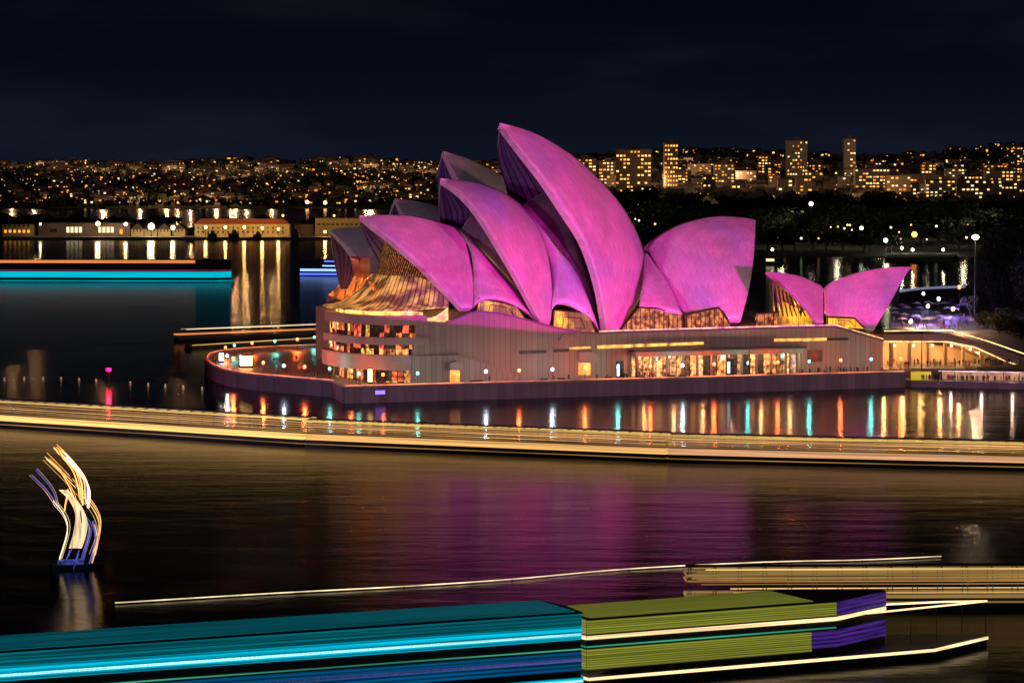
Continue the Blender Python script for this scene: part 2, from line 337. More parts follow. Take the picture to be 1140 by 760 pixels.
def tile_pattern(m):
    """chevron tile lids: ribs across the shell, slanting joints along them"""
    t = m.node_tree; l = t.links.new; b = t.nodes['Principled BSDF']; src = b.inputs['Base Color'].links[0].from_socket
    u = N(t, 'ShaderNodeTexCoord'); sx = N(t, 'ShaderNodeSeparateXYZ'); l(u.outputs['UV'], sx.inputs[0])
    def M(op, a, b2=None):
        n = N(t, 'ShaderNodeMath', operation=op)
        for i, q in enumerate((a, b2)):
            if q is None: continue
            if isinstance(q, (int, float)): n.inputs[i].default_value = q
            else: l(q, n.inputs[i])
        return n.outputs[0]
    fu = M('FRACT', M('MULTIPLY', sx.outputs[0], 13)); ridge = M('ABSOLUTE', M('SUBTRACT', fu, .5))
    fv = M('FRACT', M('ADD', M('MULTIPLY', sx.outputs[1], 26), M('MULTIPLY', ridge, 1.6)))
    a = M('LESS_THAN', fv, .16); c = M('LESS_THAN', fu, .07); k = M('MAXIMUM', M('MULTIPLY', a, .6), c)
    cell = N(t, 'ShaderNodeCombineXYZ'); l(M('FLOOR', M('MULTIPLY', sx.outputs[0], 13)), cell.inputs[0]); l(M('FLOOR', M('ADD', M('MULTIPLY', sx.outputs[1], 26), M('MULTIPLY', ridge, 1.6))), cell.inputs[1])
    wn = N(t, 'ShaderNodeTexWhiteNoise', noise_dimensions='2D'); l(cell.outputs[0], wn.inputs['Vector'])
    f = M('SUBTRACT', M('ADD', .86, M('MULTIPLY', wn.outputs[0], .18)), M('MULTIPLY', k, .20))
    v = N(t, 'ShaderNodeVectorMath', operation='SCALE'); l(src, v.inputs[0]); l(f, v.inputs['Scale']); l(v.outputs[0], b.inputs['Base Color'])
tile_pattern(tile)
louvre = mat('louvre_unlit', (.17, .145, .17), .7, var=.25, scale=.3, stretch=(1, 1, .3))  # darker tone stands in for these shells lying outside the projection
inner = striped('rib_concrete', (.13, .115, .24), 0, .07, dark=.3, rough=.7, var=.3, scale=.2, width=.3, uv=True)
rimm = mat('rim_concrete', (.60, .56, .54), .6, var=.15, scale=.4)

def solve4(A, bvec):
    n = len(bvec); M = [list(r)+[bb] for r, bb in zip(A, bvec)]
    for i in range(n):
        p = max(range(i, n), key=lambda r: abs(M[r][i])); M[i], M[p] = M[p], M[i]
        for r in range(n):
            if r != i:
                f = M[r][i]/M[i][i]
                for c in range(i, n+1): M[r][c] -= f*M[i][c]
    return [M[i][n]/M[i][i] for i in range(n)]
def sphere(pts):                                  # least squares sphere
    A = [[0]*4 for _ in range(4)]; bb = [0]*4
    for p in pts:
        r = [2*p.x, 2*p.y, 2*p.z, 1]; q = p.dot(p)
        for i in range(4):
            bb[i] += r[i]*q
            for j in range(4): A[i][j] += r[i]*r[j]
    c = solve4(A, bb); C = Vec(c[:3]); return C, math.sqrt(c[3]+C.dot(C))
def on_sphere(x, y, C, Rr):
    d = ray(x, y); dl = Vec((d.dot(U), d.dot(V), d.z)); o = loc(CAM); oc = o-C
    bq = oc.dot(dl); disc = bq*bq-(oc.dot(oc)-Rr*Rr)
    if disc < 0: disc = 0
    return o+dl*(-bq-math.sqrt(disc))
def slerp_s(a, b, t, C):
    va, vb = a-C, b-C; ra, rb = va.length, vb.length; an = va.angle(vb)
    if an < 1e-4: return a.lerp(b, t)
    d = (va/ra*math.sin((1-t)*an)+vb/rb*math.sin(t*an))/math.sin(an); return C+d*(ra*(1-t)+rb*t)
def thick_patch(rows, C, th, name, flip, vmir=None, far=.8):
    """outer skin, inner skin and edges as one closed mesh with uv"""
    m, n = len(rows), len(rows[0])
    def mir(p): return Vec((p.x, vmir+(vmir-p.y)*far, p.z)) if vmir is not None else p
    def inw(p, a):
        return p+(C-p).normalized()*th
    A = [[mir(p) for p in r] for r in rows]; B = [[mir(inw(p, a)) for p in r] for a, r in enumerate(rows)]
    verts = [tuple(p) for r in A for p in r]+[tuple(p) for r in B for p in r]; K = m*n; faces = []; mi = []; uvs = []
    uvf = lambda i: (((i % K) % n)/(n-1), ((i % K)//n)/(m-1))
    for i in range(m-1):
        for j in range(n-1):
            a, b2, c, d = i*n+j, i*n+j+1, (i+1)*n+j+1, (i+1)*n+j
            faces.append((a, b2, c, d)); mi.append(0); faces.append((K+d, K+c, K+b2, K+a)); mi.append(1)
    for j in range(n-1):
        faces.append((j, K+j, K+j+1, j+1)); mi.append(2); q = (m-1)*n+j; faces.append((q, q+1, K+q+1, K+q)); mi.append(2)
    for i in range(m-1):
        a, d = i*n, (i+1)*n; faces.append((a, d, K+d, K+a)); mi.append(2); a, d = i*n+n-1, (i+1)*n+n-1; faces.append((a, K+a, K+d, d)); mi.append(2)
    if flip: faces = [f[::-1] for f in faces]
    me = bpy.data.meshes.new(name); me.from_pydata(verts, [], faces)
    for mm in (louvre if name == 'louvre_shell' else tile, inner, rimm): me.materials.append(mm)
    uvl = me.uv_layers.new()
    for p, k in zip(me.polygons, mi):
        p.material_index = k; p.use_smooth = k != 2
        for li in p.loop_indices:
            vi = me.loops[li].vertex_index; u_, v_ = uvf(vi); uvl.data[li].uv = (u_, v_)
    me.update(); return me
def shell(name, ridge, rim, back, foot, vc, w, foot2=None, th=1.5, label=None, n=17, rows_n=22, far=.8):
    ridge3 = [onv(x, y, vc) for x, y in smooth_px(ridge)]
    ft = onv(*foot, vc-w); ft2 = onv(*(foot2 or foot), vc-w)
    C, Rr = sphere([ridge3[0], ridge3[len(ridge3)//2], ridge3[-1], ft])
    def edge(px, a, b):
        pts = [a]+[on_sphere(x, y, C, Rr) for x, y in px]+[b]; return pts
    rim3 = resample(smooth_px([tuple(p) for p in edge(rim, ridge3[0], ft)], 6), rows_n)
    bk = smooth_px([tuple(p) for p in edge(back, ridge3[-1], ft2)], 6)
    outer = resample([tuple(p) for p in ridge3]+bk[1:], rows_n)
    rows = [[slerp_s(rim3[k], outer[k], j/(n-1), C) for j in range(n)] for k in range(rows_n)]
    for vm, fl in ((None, False), (vc, True)):
        o = bpy.data.objects.new(name, thick_patch(rows, C, th, name, fl, vm, far)); COL.objects.link(o); o.parent = OH
        if label: o['label'] = label
    return C, Rr
def side(name, A, B, vc, bulge=1.0, th=.8, mirror=True, n=12, m=12, arch=0):
    """ruled patch between two edge curves given as (px,py,v); bulges outward"""
    a3 = resample([tuple(onv(x, y, v)) for x, y, v in smooth_px(A)], m); b3 = resample([tuple(onv(x, y, v)) for x, y, v in smooth_px(B)], m)
    rows = []
    for k in range(m):
        r = []
        for j in range(n):
            t = j/(n-1); p = a3[k].lerp(b3[k], t); s = math.sin(math.pi*t)*math.sin(math.pi*min(1, k/(m-1)*.9+.1))*bulge
            r.append(p+Vec((0, -s, s*.3+arch*math.sin(math.pi*t**.8)**.6*(k/(m-1))**3)))
        rows.append(r)
    cen = a3[m//2].lerp(b3[m//2], .5)+Vec((0, 60, -30))
    for vm, fl in ((None, False),)+(((vc, True),) if mirror else ()):
        o = bpy.data.objects.new(name, thick_patch(rows, cen, th, name, fl, vm)); COL.objects.link(o); o.parent = OH
# --- concert hall, three shells opening north (left) and one south
shell('sail_shell', [(400, 240), (430, 239), (458, 240), (486, 246), (512, 254)], [(413, 250), (437, 269), (468, 296), (495, 323)], [(520, 268), (526, 300), (527, 325)], (514, 343), VC, WD, foot2=(526, 343), label='lowest magenta sail shell at the north end, its mouth open over the gold glass')
shell('sail_shell', [(490, 199), (515, 200.5), (540, 206), (562, 215), (579, 226)], [(510, 213), (530, 236), (552, 270), (575, 309), (592, 341)], [(596, 247), (608, 275), (614, 310), (615, 340)], (603, 362), VC, WD, foot2=(612, 362))
shell('sail_shell', [(556.5, 137), (596, 148), (638, 173), (668, 200), (693, 229), (709, 257), (716, 276)], [(579, 167), (602, 196), (628, 235), (650, 270), (667, 320)], [(720, 295), (718, 317), (710, 338)], (675, 369), VC, WD, foot2=(688, 368), th=1.8, label='tallest pink sail shell rising to a point')
shell('sail_shell', [(841, 244.5), (825, 242), (800, 240.5), (775, 244), (743, 255), (718, 273)], [(840.5, 265), (838, 296), (833, 325), (828, 345)], [(733, 298), (748, 325), (760, 348), (775, 348), (800, 341.5)], (824, 358.5), VC, WD, foot2=(813, 358.5), label='broad magenta sail shell facing south with a rounded back')
# side shells
side('side_shell', [(512, 256, VC-1), (526, 283, VC-12), (527, 343, VC-WD+.8)], [(522, 262, VC-1), (540, 283, VC-10), (560, 305, VC-14), (580, 328, VC-19), (597, 358, VC-WD+1)], VC, arch=3.4)
side('side_shell', [(579, 228, VC-1), (600, 258, VC-9), (614, 300, VC-16), (614, 345, VC-WD+1)], [(585, 231, VC-1), (603, 254, VC-7), (620, 276, VC-12), (640, 300, VC-16), (655, 333, VC-21), (667, 367, VC-WD+1)], VC, arch=3.0)
side('side_shell', [(718, 280, VC-1), (717, 310, VC-14), (712, 342, VC-WD+2)], [(719, 280, VC-1), (742, 312, VC-13), (760, 350, VC-WD+.5)], VC, mirror=True)
# louvre shells that close the vaults behind each mouth
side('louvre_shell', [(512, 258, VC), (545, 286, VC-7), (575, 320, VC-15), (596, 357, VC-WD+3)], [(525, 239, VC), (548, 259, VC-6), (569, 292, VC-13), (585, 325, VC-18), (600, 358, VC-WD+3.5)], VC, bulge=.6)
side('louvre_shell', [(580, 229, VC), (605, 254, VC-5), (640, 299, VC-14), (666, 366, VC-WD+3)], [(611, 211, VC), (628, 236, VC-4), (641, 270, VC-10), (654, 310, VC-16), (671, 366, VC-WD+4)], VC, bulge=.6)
# --- the eastern hall behind
VJ = 89.0
shell('sail_shell', [(366.5, 255.5), (395, 253), (425, 254), (455, 262)], [(379, 268), (392, 285), (405, 304)], [(458, 280), (456, 305)], (417, 323), VJ, 19, foot2=(430, 323), far=.55, th=1.2, label='dim mauve sail shell at the left, belonging to the rear hall')
shell('sail_shell', [(439.5, 221), (465, 224), (492, 231), (515, 243), (530, 256)], [(448, 240), (465, 268), (490, 300)], [(540, 285), (538, 315)], (515, 345), VJ, 19, foot2=(530, 345), far=.55, th=1.2)
shell('sail_shell', [(493, 168), (520, 176), (545, 188), (575, 205), (600, 228), (612, 255)], [(507, 198), (530, 235), (560, 285)], [(615, 290), (606, 320)], (590, 350), VJ, 19, foot2=(600, 350), far=.55, th=1.4)
jr = [(x*.86+75, y*.9+46) for x, y in [(841, 244.5), (825, 242), (800, 240.5), (775, 244), (743, 255), (718, 273)]]
shell('sail_shell', jr, [(x*.86+75, y*.9+46) for x, y in [(840.5, 265), (838, 296), (833, 325)]], [(700, 300), (712, 325)], (765, 350), VJ, 17, foot2=(755, 350), th=1.2)
# --- the small restaurant shells at the south-west
VR, WR = 27.0, 10.5
shell('restaurant_shell', [(852.5, 303), (870, 303.5), (893, 308), (916, 318.5)], [(866, 312), (883, 328), (900, 346)], [(916.5, 335), (916.5, 350)], (909, 359.5), VR, WR, foot2=(917, 359.5), th=.8, label='smaller magenta restaurant shell opening to the left')
shell('restaurant_shell', [(1014, 297), (990, 297.5), (960, 302), (936, 309.5), (917, 319)], [(1003, 315), (990, 339), (979, 357)], [(918, 335), (919, 352), (933, 353), (950, 354)], (972, 369), VR, WR, foot2=(965, 369), th=.8, label='smaller magenta restaurant shell opening to the right')
# --- podium
def pv(pts, v): return [(onv(x, y, v).x, onv(x, y, v).z) for x, y in pts]
top = [(497, 359.5), (506, 357), (524, 349.5), (535, 348), (550, 349.3), (575, 354), (600, 361), (625, 367), (660, 371.5), (700, 370.5), (860, 366), (930, 364.5)]
prof = pv(smooth_px(top, 4), VW)
zr = ZP
pod = MB().wallprism([(prof[0][0], zr)]+prof+[(onv(983, 380, VW).x, onv(983, 380, VW).z), (onv(983, 380, VW).x, zr)], VW, 118)
part(pod, 'podium', concrete, OH)
ucap = onv(983, 380, VW).x
trim = mat('podium_trim', (.34, .27, .24), .6, var=.1)
mb = MB(); q = prof+[(ucap, onv(983, 380, VW).z)]
for a, c in zip(q, q[1:]): mb.wallprism([(a[0], a[1]+.01), (c[0], c[1]+.01), (c[0], c[1]+.5), (a[0], a[1]+.5)], VW-.35, VW+.6)
part(mb, 'parapet', mat('parapet', (.10, .08, .10), .5), OH)
# festoon of warm lights along the podium rim (south half)
mb = MB()
for a, c in zip(q, q[1:]):
    if a[0] > onv(665, 371, VW).x: mb.wallprism([(a[0], a[1]+.52), (c[0], c[1]+.52), (c[0], c[1]+.85), (a[0], a[1]+.85)], VW-.3, VW-.05)
part(mb, 'rim_light', mat('rim_light', emit=(1, .5, .14), es=.9, evar=.95, scale=.9, sample=False), OH)
# north end: curved storeys
UN = onv(462, 400, VW).x; VN = VW+23
def oval(a, b2, n=28, e=2.3, close=True):
    pts = []
    for k in range(n+1):
        ph = math.pi*k/n; c, s = math.cos(ph), math.sin(ph)
        pts.append((UN-a*abs(s)**(2/e), VN-b2*math.copysign(abs(c)**(2/e), c)))
    return pts+([(UN+3, VN+b2), (UN+3, VN-b2)] if close else [])
plain = mat('balcony_concrete', (.32, .235, .215), .7, var=.12, scale=.25, bump=.1)
rooms = lit_rooms('foyer_glazing', (1, .45, .1), .8, cell=2.1, hcell=4, frac=.52, cols=[(1, .45, .08), (1, .10, .06), (1, .50, .10), (1, .60, .2)])
for nm, a, bq, z0, z1, m_ in (('ground_glazing', 11.0, 21.5, ZP, 6.9, rooms), ('balcony_band', 14.2, 24.2, 6.9, 10.6, plain), ('foyer_glazing', 12.3, 22.5, 10.6, 13.1, rooms),
                          ('balcony_band', 13.8, 23.8, 13.1, 14.9, plain), ('foyer_glazing', 12.0, 22.3, 14.9, 18.0, rooms), ('balcony_band', 13.4, 23.5, 18.0, 20.2, plain)):
    part(MB().prism(oval(a, bq)[::-1], z0, z1), nm, m_, OH)
part(MB().wallprism(pv([(463, 357.3), (498, 359.2), (498, 376), (506, 394), (463, 394)], VW-.03), VW-.03, VW+3), 'side_wall', concrete, OH)
# straight stair block and sloping ledges on the west face
part(MB().wallprism(pv([(459, 396.5), (512, 394.5), (580, 419), (580, 421.5), (580, 424), (459, 426)], VW-1.6)[:3]+[(onv(580, 420, VW-1.6).x, ZP), (onv(459, 420, VW-1.6).x, ZP)], VW-1.6, VW-.01), 'stair_block', concrete, OH)
part(MB().wallprism(pv([(461, 374.5), (474, 376.5), (506, 392.5), (506, 394), (459, 396)], VW-.7), VW-.7, VW-.012), 'stair_wall', concrete, OH)
dark = mat('dark_opening', (.012, .012, .015), .4)
amber = mat('amber_slot', (.1, .06, .02), .3, emit=(1, .45, .08), es=1.3, evar=.7, scale=.5, sample=False)
def slot(pts, m_, nm, v=VW-.05, d=.25): return part(MB().wallprism(pv(pts, v), v-d, v+d), nm, m_, OH)
slot([(578, 390.5), (608, 389.5), (608, 393), (578, 394)], dark, 'slot_window')
slot([(616, 389), (633, 388.5), (633, 391.5), (616, 392)], dark, 'slot_window')
slot([(634, 386.6), (657, 385.6), (657, 387.6), (634, 388.8)], amber, 'slot_window')
slot([(665, 384.5), (783, 380.5), (783, 383.2), (665, 388)], amber, 'slot_window')
slot([(862, 377.2), (920, 376), (920, 379), (862, 380)], amber, 'slot_window')
slot([(920.3, 376), (944, 375.6), (944, 378.6), (920.3, 379)], dark, 'slot_window')
doorm = mat('lit_doorway', (.1, .06, .02), .3, emit=(1, .32, .05), es=1.6, evar=.5, scale=.8)
slot([(501, 412), (511.5, 412), (511.5, 425), (501, 425)], doorm, 'doorway', VW-1.66)
slot([(644, 404), (657, 404), (657, 417), (644, 417)], doorm, 'doorway')
slot([(899, 390), (915, 389.5), (915, 402), (899, 403)], dark, 'doorway')
part(MB().wallprism(pv([(500, 404), (508, 402), (514, 406), (515, 411.5), (500, 411.5)], VW-2.6), VW-3.2, VW-1.61), 'door_hood', plain, OH)
part(MB().wallprism(pv([(645, 391), (661, 391), (667, 399), (664, 403.5), (645, 401)], VW-1.2), VW-1.6, VW-.01), 'door_hood', plain, OH)
part(MB().wallprism(pv([(626, 372), (637, 372), (640, 378), (622, 379)], VW-.2), VW-.8, VW-.01), 'vent_hood', plain, OH)
# western loggia with its restaurants
lg0, lg1 = onv(707, 410, VW-3).x, onv(893, 410, VW-3).x
zt = onv(800, 394, VW-3).z
part(MB().box(lg0, lg1, VW-3.6, VW-.02, zt-.2, zt+1.0), 'loggia_roof', mat('loggia_roof', (.30, .20, .15), .6, var=.15, scale=.6), OH)
part(MB().box(lg0-.5, lg1+.8, VW-3.9, VW-.02, zt+1.01, zt+1.5), 'loggia_fascia', dark, OH)
cafe = lit_rooms('cafe_glazing', (1, .42, .12), .9, cell=1.9, hcell=9, frac=.8, cols=[(1, .22, .04), (1, .38, .10), (1, .5, .2), (.65, .3, .8)])
part(MB().box(lg0+.4, lg1-.4, VW-.5, VW-.03, ZP, zt-.22), 'cafe_glazing', cafe, OH)
cols_m = mat('loggia_column', (.22, .16, .13), .7)
for k in range(12):
    x = lg0+.3+(lg1-lg0-1.2)*k/11; part(MB().box(x, x+.55, VW-3.4, VW-2.8, ZP, zt-.21), 'column', cols_m, OH)
# warm lights under the loggia
for k in range(6):
    x = lg0+3+(lg1-lg0-6)*k/5; p = lamp('loggia_lamp', 'POINT', (0, 0, 0), 700, (1, .5, .2), shadow_soft_size=.3); p.parent = OH; p.location = (x, VW-2, zt-.7); p['kind'] = 'structure'
# glazing below the shells
amb_glass = striped('amber_glazing', (.08, .05, .03), 0, 1.7, dark=.2, rough=.2, emit=(1, .42, .02), es=.85, var=.3, scale=.14, width=.10, edark=.35)
bar = mat('bronze_bar', (.09, .05, .03), .4, .5)
def glazing(pts, v, nm='glazed_wall', bars=3, m_=None):
    P = pv(pts, v); part(MB().wallprism(P, v, v+.4), nm, m_ or amb_glass, OH)
    mb = MB()
    for a, c in zip(P, P[1:]+P[:1]): mb.tube([(a[0], v-.1, a[1]), (c[0], v-.1, c[1])], .22, 4)
    c = Vec((sum(p[0] for p in P)/len(P), sum(p[1] for p in P)/len(P)))
    mid = [((a[0]+c.x)/2, (a[1]+c.y)/2) for a in P]
    for a, d in zip(mid, mid[1:]): mb.tube([(a[0], v-.15, a[1]), (d[0], v-.15, d[1])], .10, 4)
    part(mb, 'glazing_frame', bar, OH)
vF = VC-WD+1.6
glazing([(530, 347), (532.5, 332.5), (555, 335.5), (576, 341), (587, 358), (575, 355.5), (550, 350)], vF)
glazing([(615, 365), (617, 345), (655, 348), (664, 371.5), (640, 370)], vF)
hallglass = striped('hall_glazing', (.08, .05, .03), 0, 1.3, dark=.2, rough=.2, emit=(1, .33, .06), es=.5, var=.3, scale=.45, width=.2, edark=.12)
glazing([(689, 368.5), (711, 342), (730, 343), (759, 351), (761, 368)], vF, m_=hallglass)
glazing([(763.7, 368), (762.5, 350.5), (800, 342), (816, 366)], vF, m_=hallglass)
glazing([(921, 364), (921, 353), (951, 354), (964, 367)], VR-WR+1, m_=amb_glass)
glazing([(840, 364.5), (843, 349), (870, 347), (905, 352), (908, 364)], VR-2, m_=hallglass)
# mauve base strip where shells meet podium
# north foyer: bronze glass curtain in the first mouth, and the flared gold skirt
curtain = striped('bronze_curtain', (.10, .065, .05), 0, .026, dark=.25, rough=.25, emit=(1, .34, .07), es=.22, var=.4, scale=1.3, width=.45, edark=.05, uv=True)
skirt = striped('gold_glass_skirt', (.34, .27, .20), 0, .022, dark=.45, rough=.3, emit=(1, .42, .09), es=.55, var=.35, scale=.16, width=.3, uv=True, edark=.35, metal=.45)
def skirt_mesh(topc, botc, nm, m_, sag, n=40, k=12):
    T = resample([tuple(p) for p in topc], n); B = resample([tuple(p) for p in botc], n); rows = []
    for j in range(k):
        t = j/(k-1); rows.append([Vec(((T[i].x*(1-t)+B[i].x*t), (T[i].y*(1-t)+B[i].y*t), T[i].z*(1-t)+B[i].z*t - sag*math.sin(math.pi*t)*(1-.2*t))) for i in range(n)])
    me = bpy.data.meshes.new(nm); vs = [tuple(p) for r in rows for p in r]; fs = []; uvs = []
    for j in range(k-1):
        for i in range(n-1): fs.append((j*n+i, (j+1)*n+i, (j+1)*n+i+1, j*n+i+1))
    me.from_pydata(vs, [], fs); me.materials.append(m_); ul = me.uv_layers.new()
    for p in me.polygons:
        p.use_smooth = True
        for li in p.loop_indices: vi = me.loops[li].vertex_index; ul.data[li].uv = ((vi % n)/(n-1), (vi//n)/(k-1))
    o = bpy.data.objects.new(nm, me); COL.objects.link(o); o.parent = OH
    so = o.modifiers.new('thick', 'SOLIDIFY'); so.thickness = .3; return o
def ovalskirt(cu, cv, a, b2, z, n=24, e=2.2):
    r = []
    for k in range(n+1):
        ph = math.pi*k/n; c, s = math.cos(ph), math.sin(ph); r.append(Vec((cu-a*abs(s)**(2/e), cv-b2*math.copysign(abs(c)**(2/e), c), z)))
    return r
cu = UN+5
bot = [onv(499, 342, VC-WD+1)]+[Vec((p.x, p.y, p.z)) for p in ovalskirt(UN+1, VN+2, 14.5, 23.5, 21.3)[1:]]
tp = [onv(500, 321, VC-WD+4)]+ovalskirt(cu+3, VC, 9, 15, 29.5)[3:-3]+[Vec((cu+12, VC+20, 27))]
skirt_mesh(tp, bot, 'glass_skirt', skirt, 2.2)
ct = [onv(p[0], p[1], p[2]) for p in ((500, 322, VC-WD+4), (480, 296, VC-14), (455, 280, VC-7), (436, 268, VC), (430, 262, VC+5))]
cb = [onv(500, 345, VC-WD+4)]+ovalskirt(cu+3.2, VC, 9, 15, 27)[4:14]
skirt_mesh(ct, cb, 'glass_curtain', curtain, 0, k=6)
# lip light under the skirt and the terrace glow
terr = mat('terrace_light', (.1, .06, .03), .4, emit=(1, .50, .10), es=2.0, evar=.9, scale=.35)
part(MB().prism([(p[0], p[1]) for p in oval(10.5, 20.5)][::-1], 20.25, 21.0), 'terrace_glazing', terr, OH)
P = pv([(486, 352), (499, 342.5), (499, 358.5), (466, 357)], VW+1.5); part(MB().wallprism(P, VW+1.5, VW+2), 'terrace_glazing', mat('terrace_panel', (.1, .06, .03), .4, emit=(1, .55, .10), es=1.6, evar=.6, scale=.4), OH)
# rear hall foyer skirt, glowing orange
redg = striped('orange_glass', (.2, .08, .04), 0, .05, dark=.3, rough=.3, emit=(1, .20, .03), es=1.2, var=.3, scale=.2, width=.35, uv=True, edark=.15)
jb = [lz(x, y, 20.5) for x, y in ((418, 332), (400, 334), (380, 333), (366, 329))]; jt = [lz(x, y, 28) for x, y in ((418, 318), (408, 310), (396, 304), (388, 303))]
skirt_mesh(jt, jb, 'glass_skirt', redg, .8)
part(MB().prism([(lz(x, y, 20).x, lz(x, y, 20).y) for x, y in ((363, 331), (420, 334), (440, 332), (430, 326), (380, 325))], 13, 20.2), 'rear_foyer', plain, OH)
skirt_mesh([lz(x, y, 36) for x, y in ((412, 285), (400, 286), (391, 285))], [lz(x, y, 27.5) for x, y in ((412, 312), (402, 309), (394, 306))], 'glass_curtain', mat('red_glass', (.12, .01, .015), .3, emit=(.5, .02, .03), es=.12), 0, k=4)
# interior warm lamps of the hall mouths
for px, py, v, en in ((470, 318, VC-6, 900), (455, 330, VC-8, 700), (405, 325, VJ-6, 900)):
    p = lamp('foyer_lamp', 'POINT', (0, 0, 0), en, (1, .5, .2), shadow_soft_size=.5); p.parent = OH; p.location = onv(px, py, v); p['kind'] = 'structure'
# restaurant mouths: orange ribs
for px0, px1, y0, y1 in ((866, 880, 335, 362), (876, 892, 340, 364), (890, 904, 345, 364)):
    part(MB().wallprism(pv([(px0, y1), (px0+4, y0), (px1-2, y0+3), (px1, y1)], VR-3), VR-3.1, VR-2.8), 'glazed_wall', amb_glass, OH)
mb = MB()
for k in range(9):
    a = onv(862+k*5, 352, VR-4); c = onv(858+k*4.2, 312+k*3.2, VR-2); mb.tube([a, c], .22, 4)
part(mb, 'mouth_ribs', bar, OH)
p = lamp('restaurant_lamp', 'POINT', (0, 0, 0), 2500, (1, .28, .06), shadow_soft_size=.5); p.parent = OH; p.location = onv(880, 340, VR); p['kind'] = 'structure'
part(MB().ball(onv(976, 350, VR), 1.2), 'glow_globe', mat('restaurant_globe', emit=(1, .3, .05), es=3), OH)

# ============================================================ LAMP POSTS, PEOPLE on the promenade
ORD = ['first', 'second', 'third', 'fourth', 'fifth', 'sixth', 'seventh', 'eighth', 'ninth', 'tenth', 'eleventh', 'twelfth', 'thirteenth', 'fourteenth', 'fifteenth', 'sixteenth']
postm = mat('lamp_post_paint', (.05, .045, .05), .5, .3)
HUES = {'orange': ((1, .13, .03), 5), 'teal': ((.10, .70, .60), 2.6), 'white': ((.70, .90, 1), 5), 'red': ((1, .03, .05), 6), 'yellow': ((1, .55, .16), 12)}
def lamp_post(hue, p, h, label, en=None, r=.42, es=1):
    c, e = HUES[hue]
    t = thing('lamp_post', label, 'lamp post', p, 0, hue+' globe lamp posts')
    mb = MB().tube([(0, 0, 0), (0, 0, .25), (0, 0, .3), (0, 0, h-.3)], [.16, .14, .07, .05], 6); mb.ball((0, 0, h-.32), .12, 6, 4)
    part(mb, 'pole', postm, t)
    part(MB().ball((0, 0, h), r, 10, 6), 'globe', mat(hue+'_globe', emit=c, es=e*es), t)
    q = lamp('bulb', 'POINT', (0, 0, 0), en or {'orange': 3200 if p[0] < -42 else 1500, 'red': 1500}.get(hue, 900), c, shadow_soft_size=.3); q.parent = t; q.location = (0, 0, h+.7); q['kind'] = 'structure'
    return t
BZ = ZP+3.0
lights = [('orange', 251, 387), ('teal', 261, 384.5), ('orange', 280.6, 382), ('teal', 306, 380), ('orange', 331, 378), ('teal', 350, 375.5), ('white', 253, 396), ('orange', 259.5, 399), ('orange', 293, 404),
          ('white', 316, 407), ('orange', 339, 408.6), ('teal', 367, 410.6), ('orange', 391, 413), ('teal', 399.5, 416), ('orange', 426.5, 417), ('teal', 465, 415.7), ('white', 541, 413.5), ('orange', 578, 412.5),
          ('white', 615, 411.2), ('orange', 651, 410), ('teal', 688, 409.2), ('orange', 724, 407.9), ('white', 760, 406.7), ('orange', 795, 405.5), ('teal', 833, 404.2), ('orange', 866, 403.2), ('teal', 901, 402.2), ('orange', 936, 401), ('teal', 970, 400), ('orange', 1003, 399.5)]
cnt = {}
for hue, x, y in lights:
    p = lz(x, y, BZ)
    if x > 400 and p.y < 2: p = onv(x, y, 2.2)
    if x > 600: p = onv(x, y, 4.0)
    k = cnt.get(hue, 0); cnt[hue] = k+1
    w = wld((p.x, p.y, ZP)); where = 'on the curved point' if x < 355 else 'along the straight quay'
    lamp_post(hue, w, p.z-ZP, f'{hue} globe lamp post {where}, {ORD[k]} {hue} one from the left')
# glowing kiosk and light columns
def column_light(x, y, hgt, w, hue, label):
    p = lz(x, y, ZP); t = thing('light_column', label, 'light column', wld((p.x, p.y, ZP)), TH)
    part(MB().box(-w*.6, w*.6, -w*.6, w*.6, 0, .5), 'plinth', darkm, t); part(MB().box(-w/2, w/2, -w/2, w/2, .51, hgt), 'glowing_shaft', mat('glow_'+hue, emit=HUES[hue][0], es=7), t)
    part(MB().box(-w*.6, w*.6, -w*.6, w*.6, hgt+.01, hgt+.3), 'cap', darkm, t)
column_light(274, 409, 3.2, 2.6, 'yellow', 'squat white glowing kiosk light near the left tip of the promenade')
column_light(246.5, 403.5, 2.6, 1.0, 'white', 'slim white light column at the leftmost edge of the promenade')
column_light(412, 427, 3.6, .8, 'yellow', 'tall yellow light column beside the curved foyer')
for x, h_, lab in ((690, 4.6, 'dark totem with a lit screen left of the cafes'), (813, 4.6, 'dark totem with a lit screen in front of the cafes')):
    p = onv(x, 418 if x < 700 else 415, 6); t = thing('totem', lab, 'totem', wld((p.x, 6, ZP)), TH)
    part(MB().box(-.9, .9, -.4, .4, 0, h_), 'case', darkm, t); part(MB().box(-.95, -.3, -.43, -.41, .8, h_-.9), 'screen', mat('totem_screen', emit=(.8, .95, 1), es=2.5), t)
t = local_root('quay_screen', 'small glowing violet screen on the sea wall below the foyer', 'screen')
part(MB().wallprism(pv([(417.5, 434.5), (428.5, 434.2), (428.5, 438.6), (417.5, 439)], -.45), -.62, -.42), 'panel', mat('violet_panel', emit=(.25, .14, 1), es=1.6), t)
part(MB().wallprism(pv([(416.8, 433.8), (429.2, 433.5), (429.2, 439.3), (416.8, 439.7)], -.45), -.54, -.36), 'housing', darkm, t)
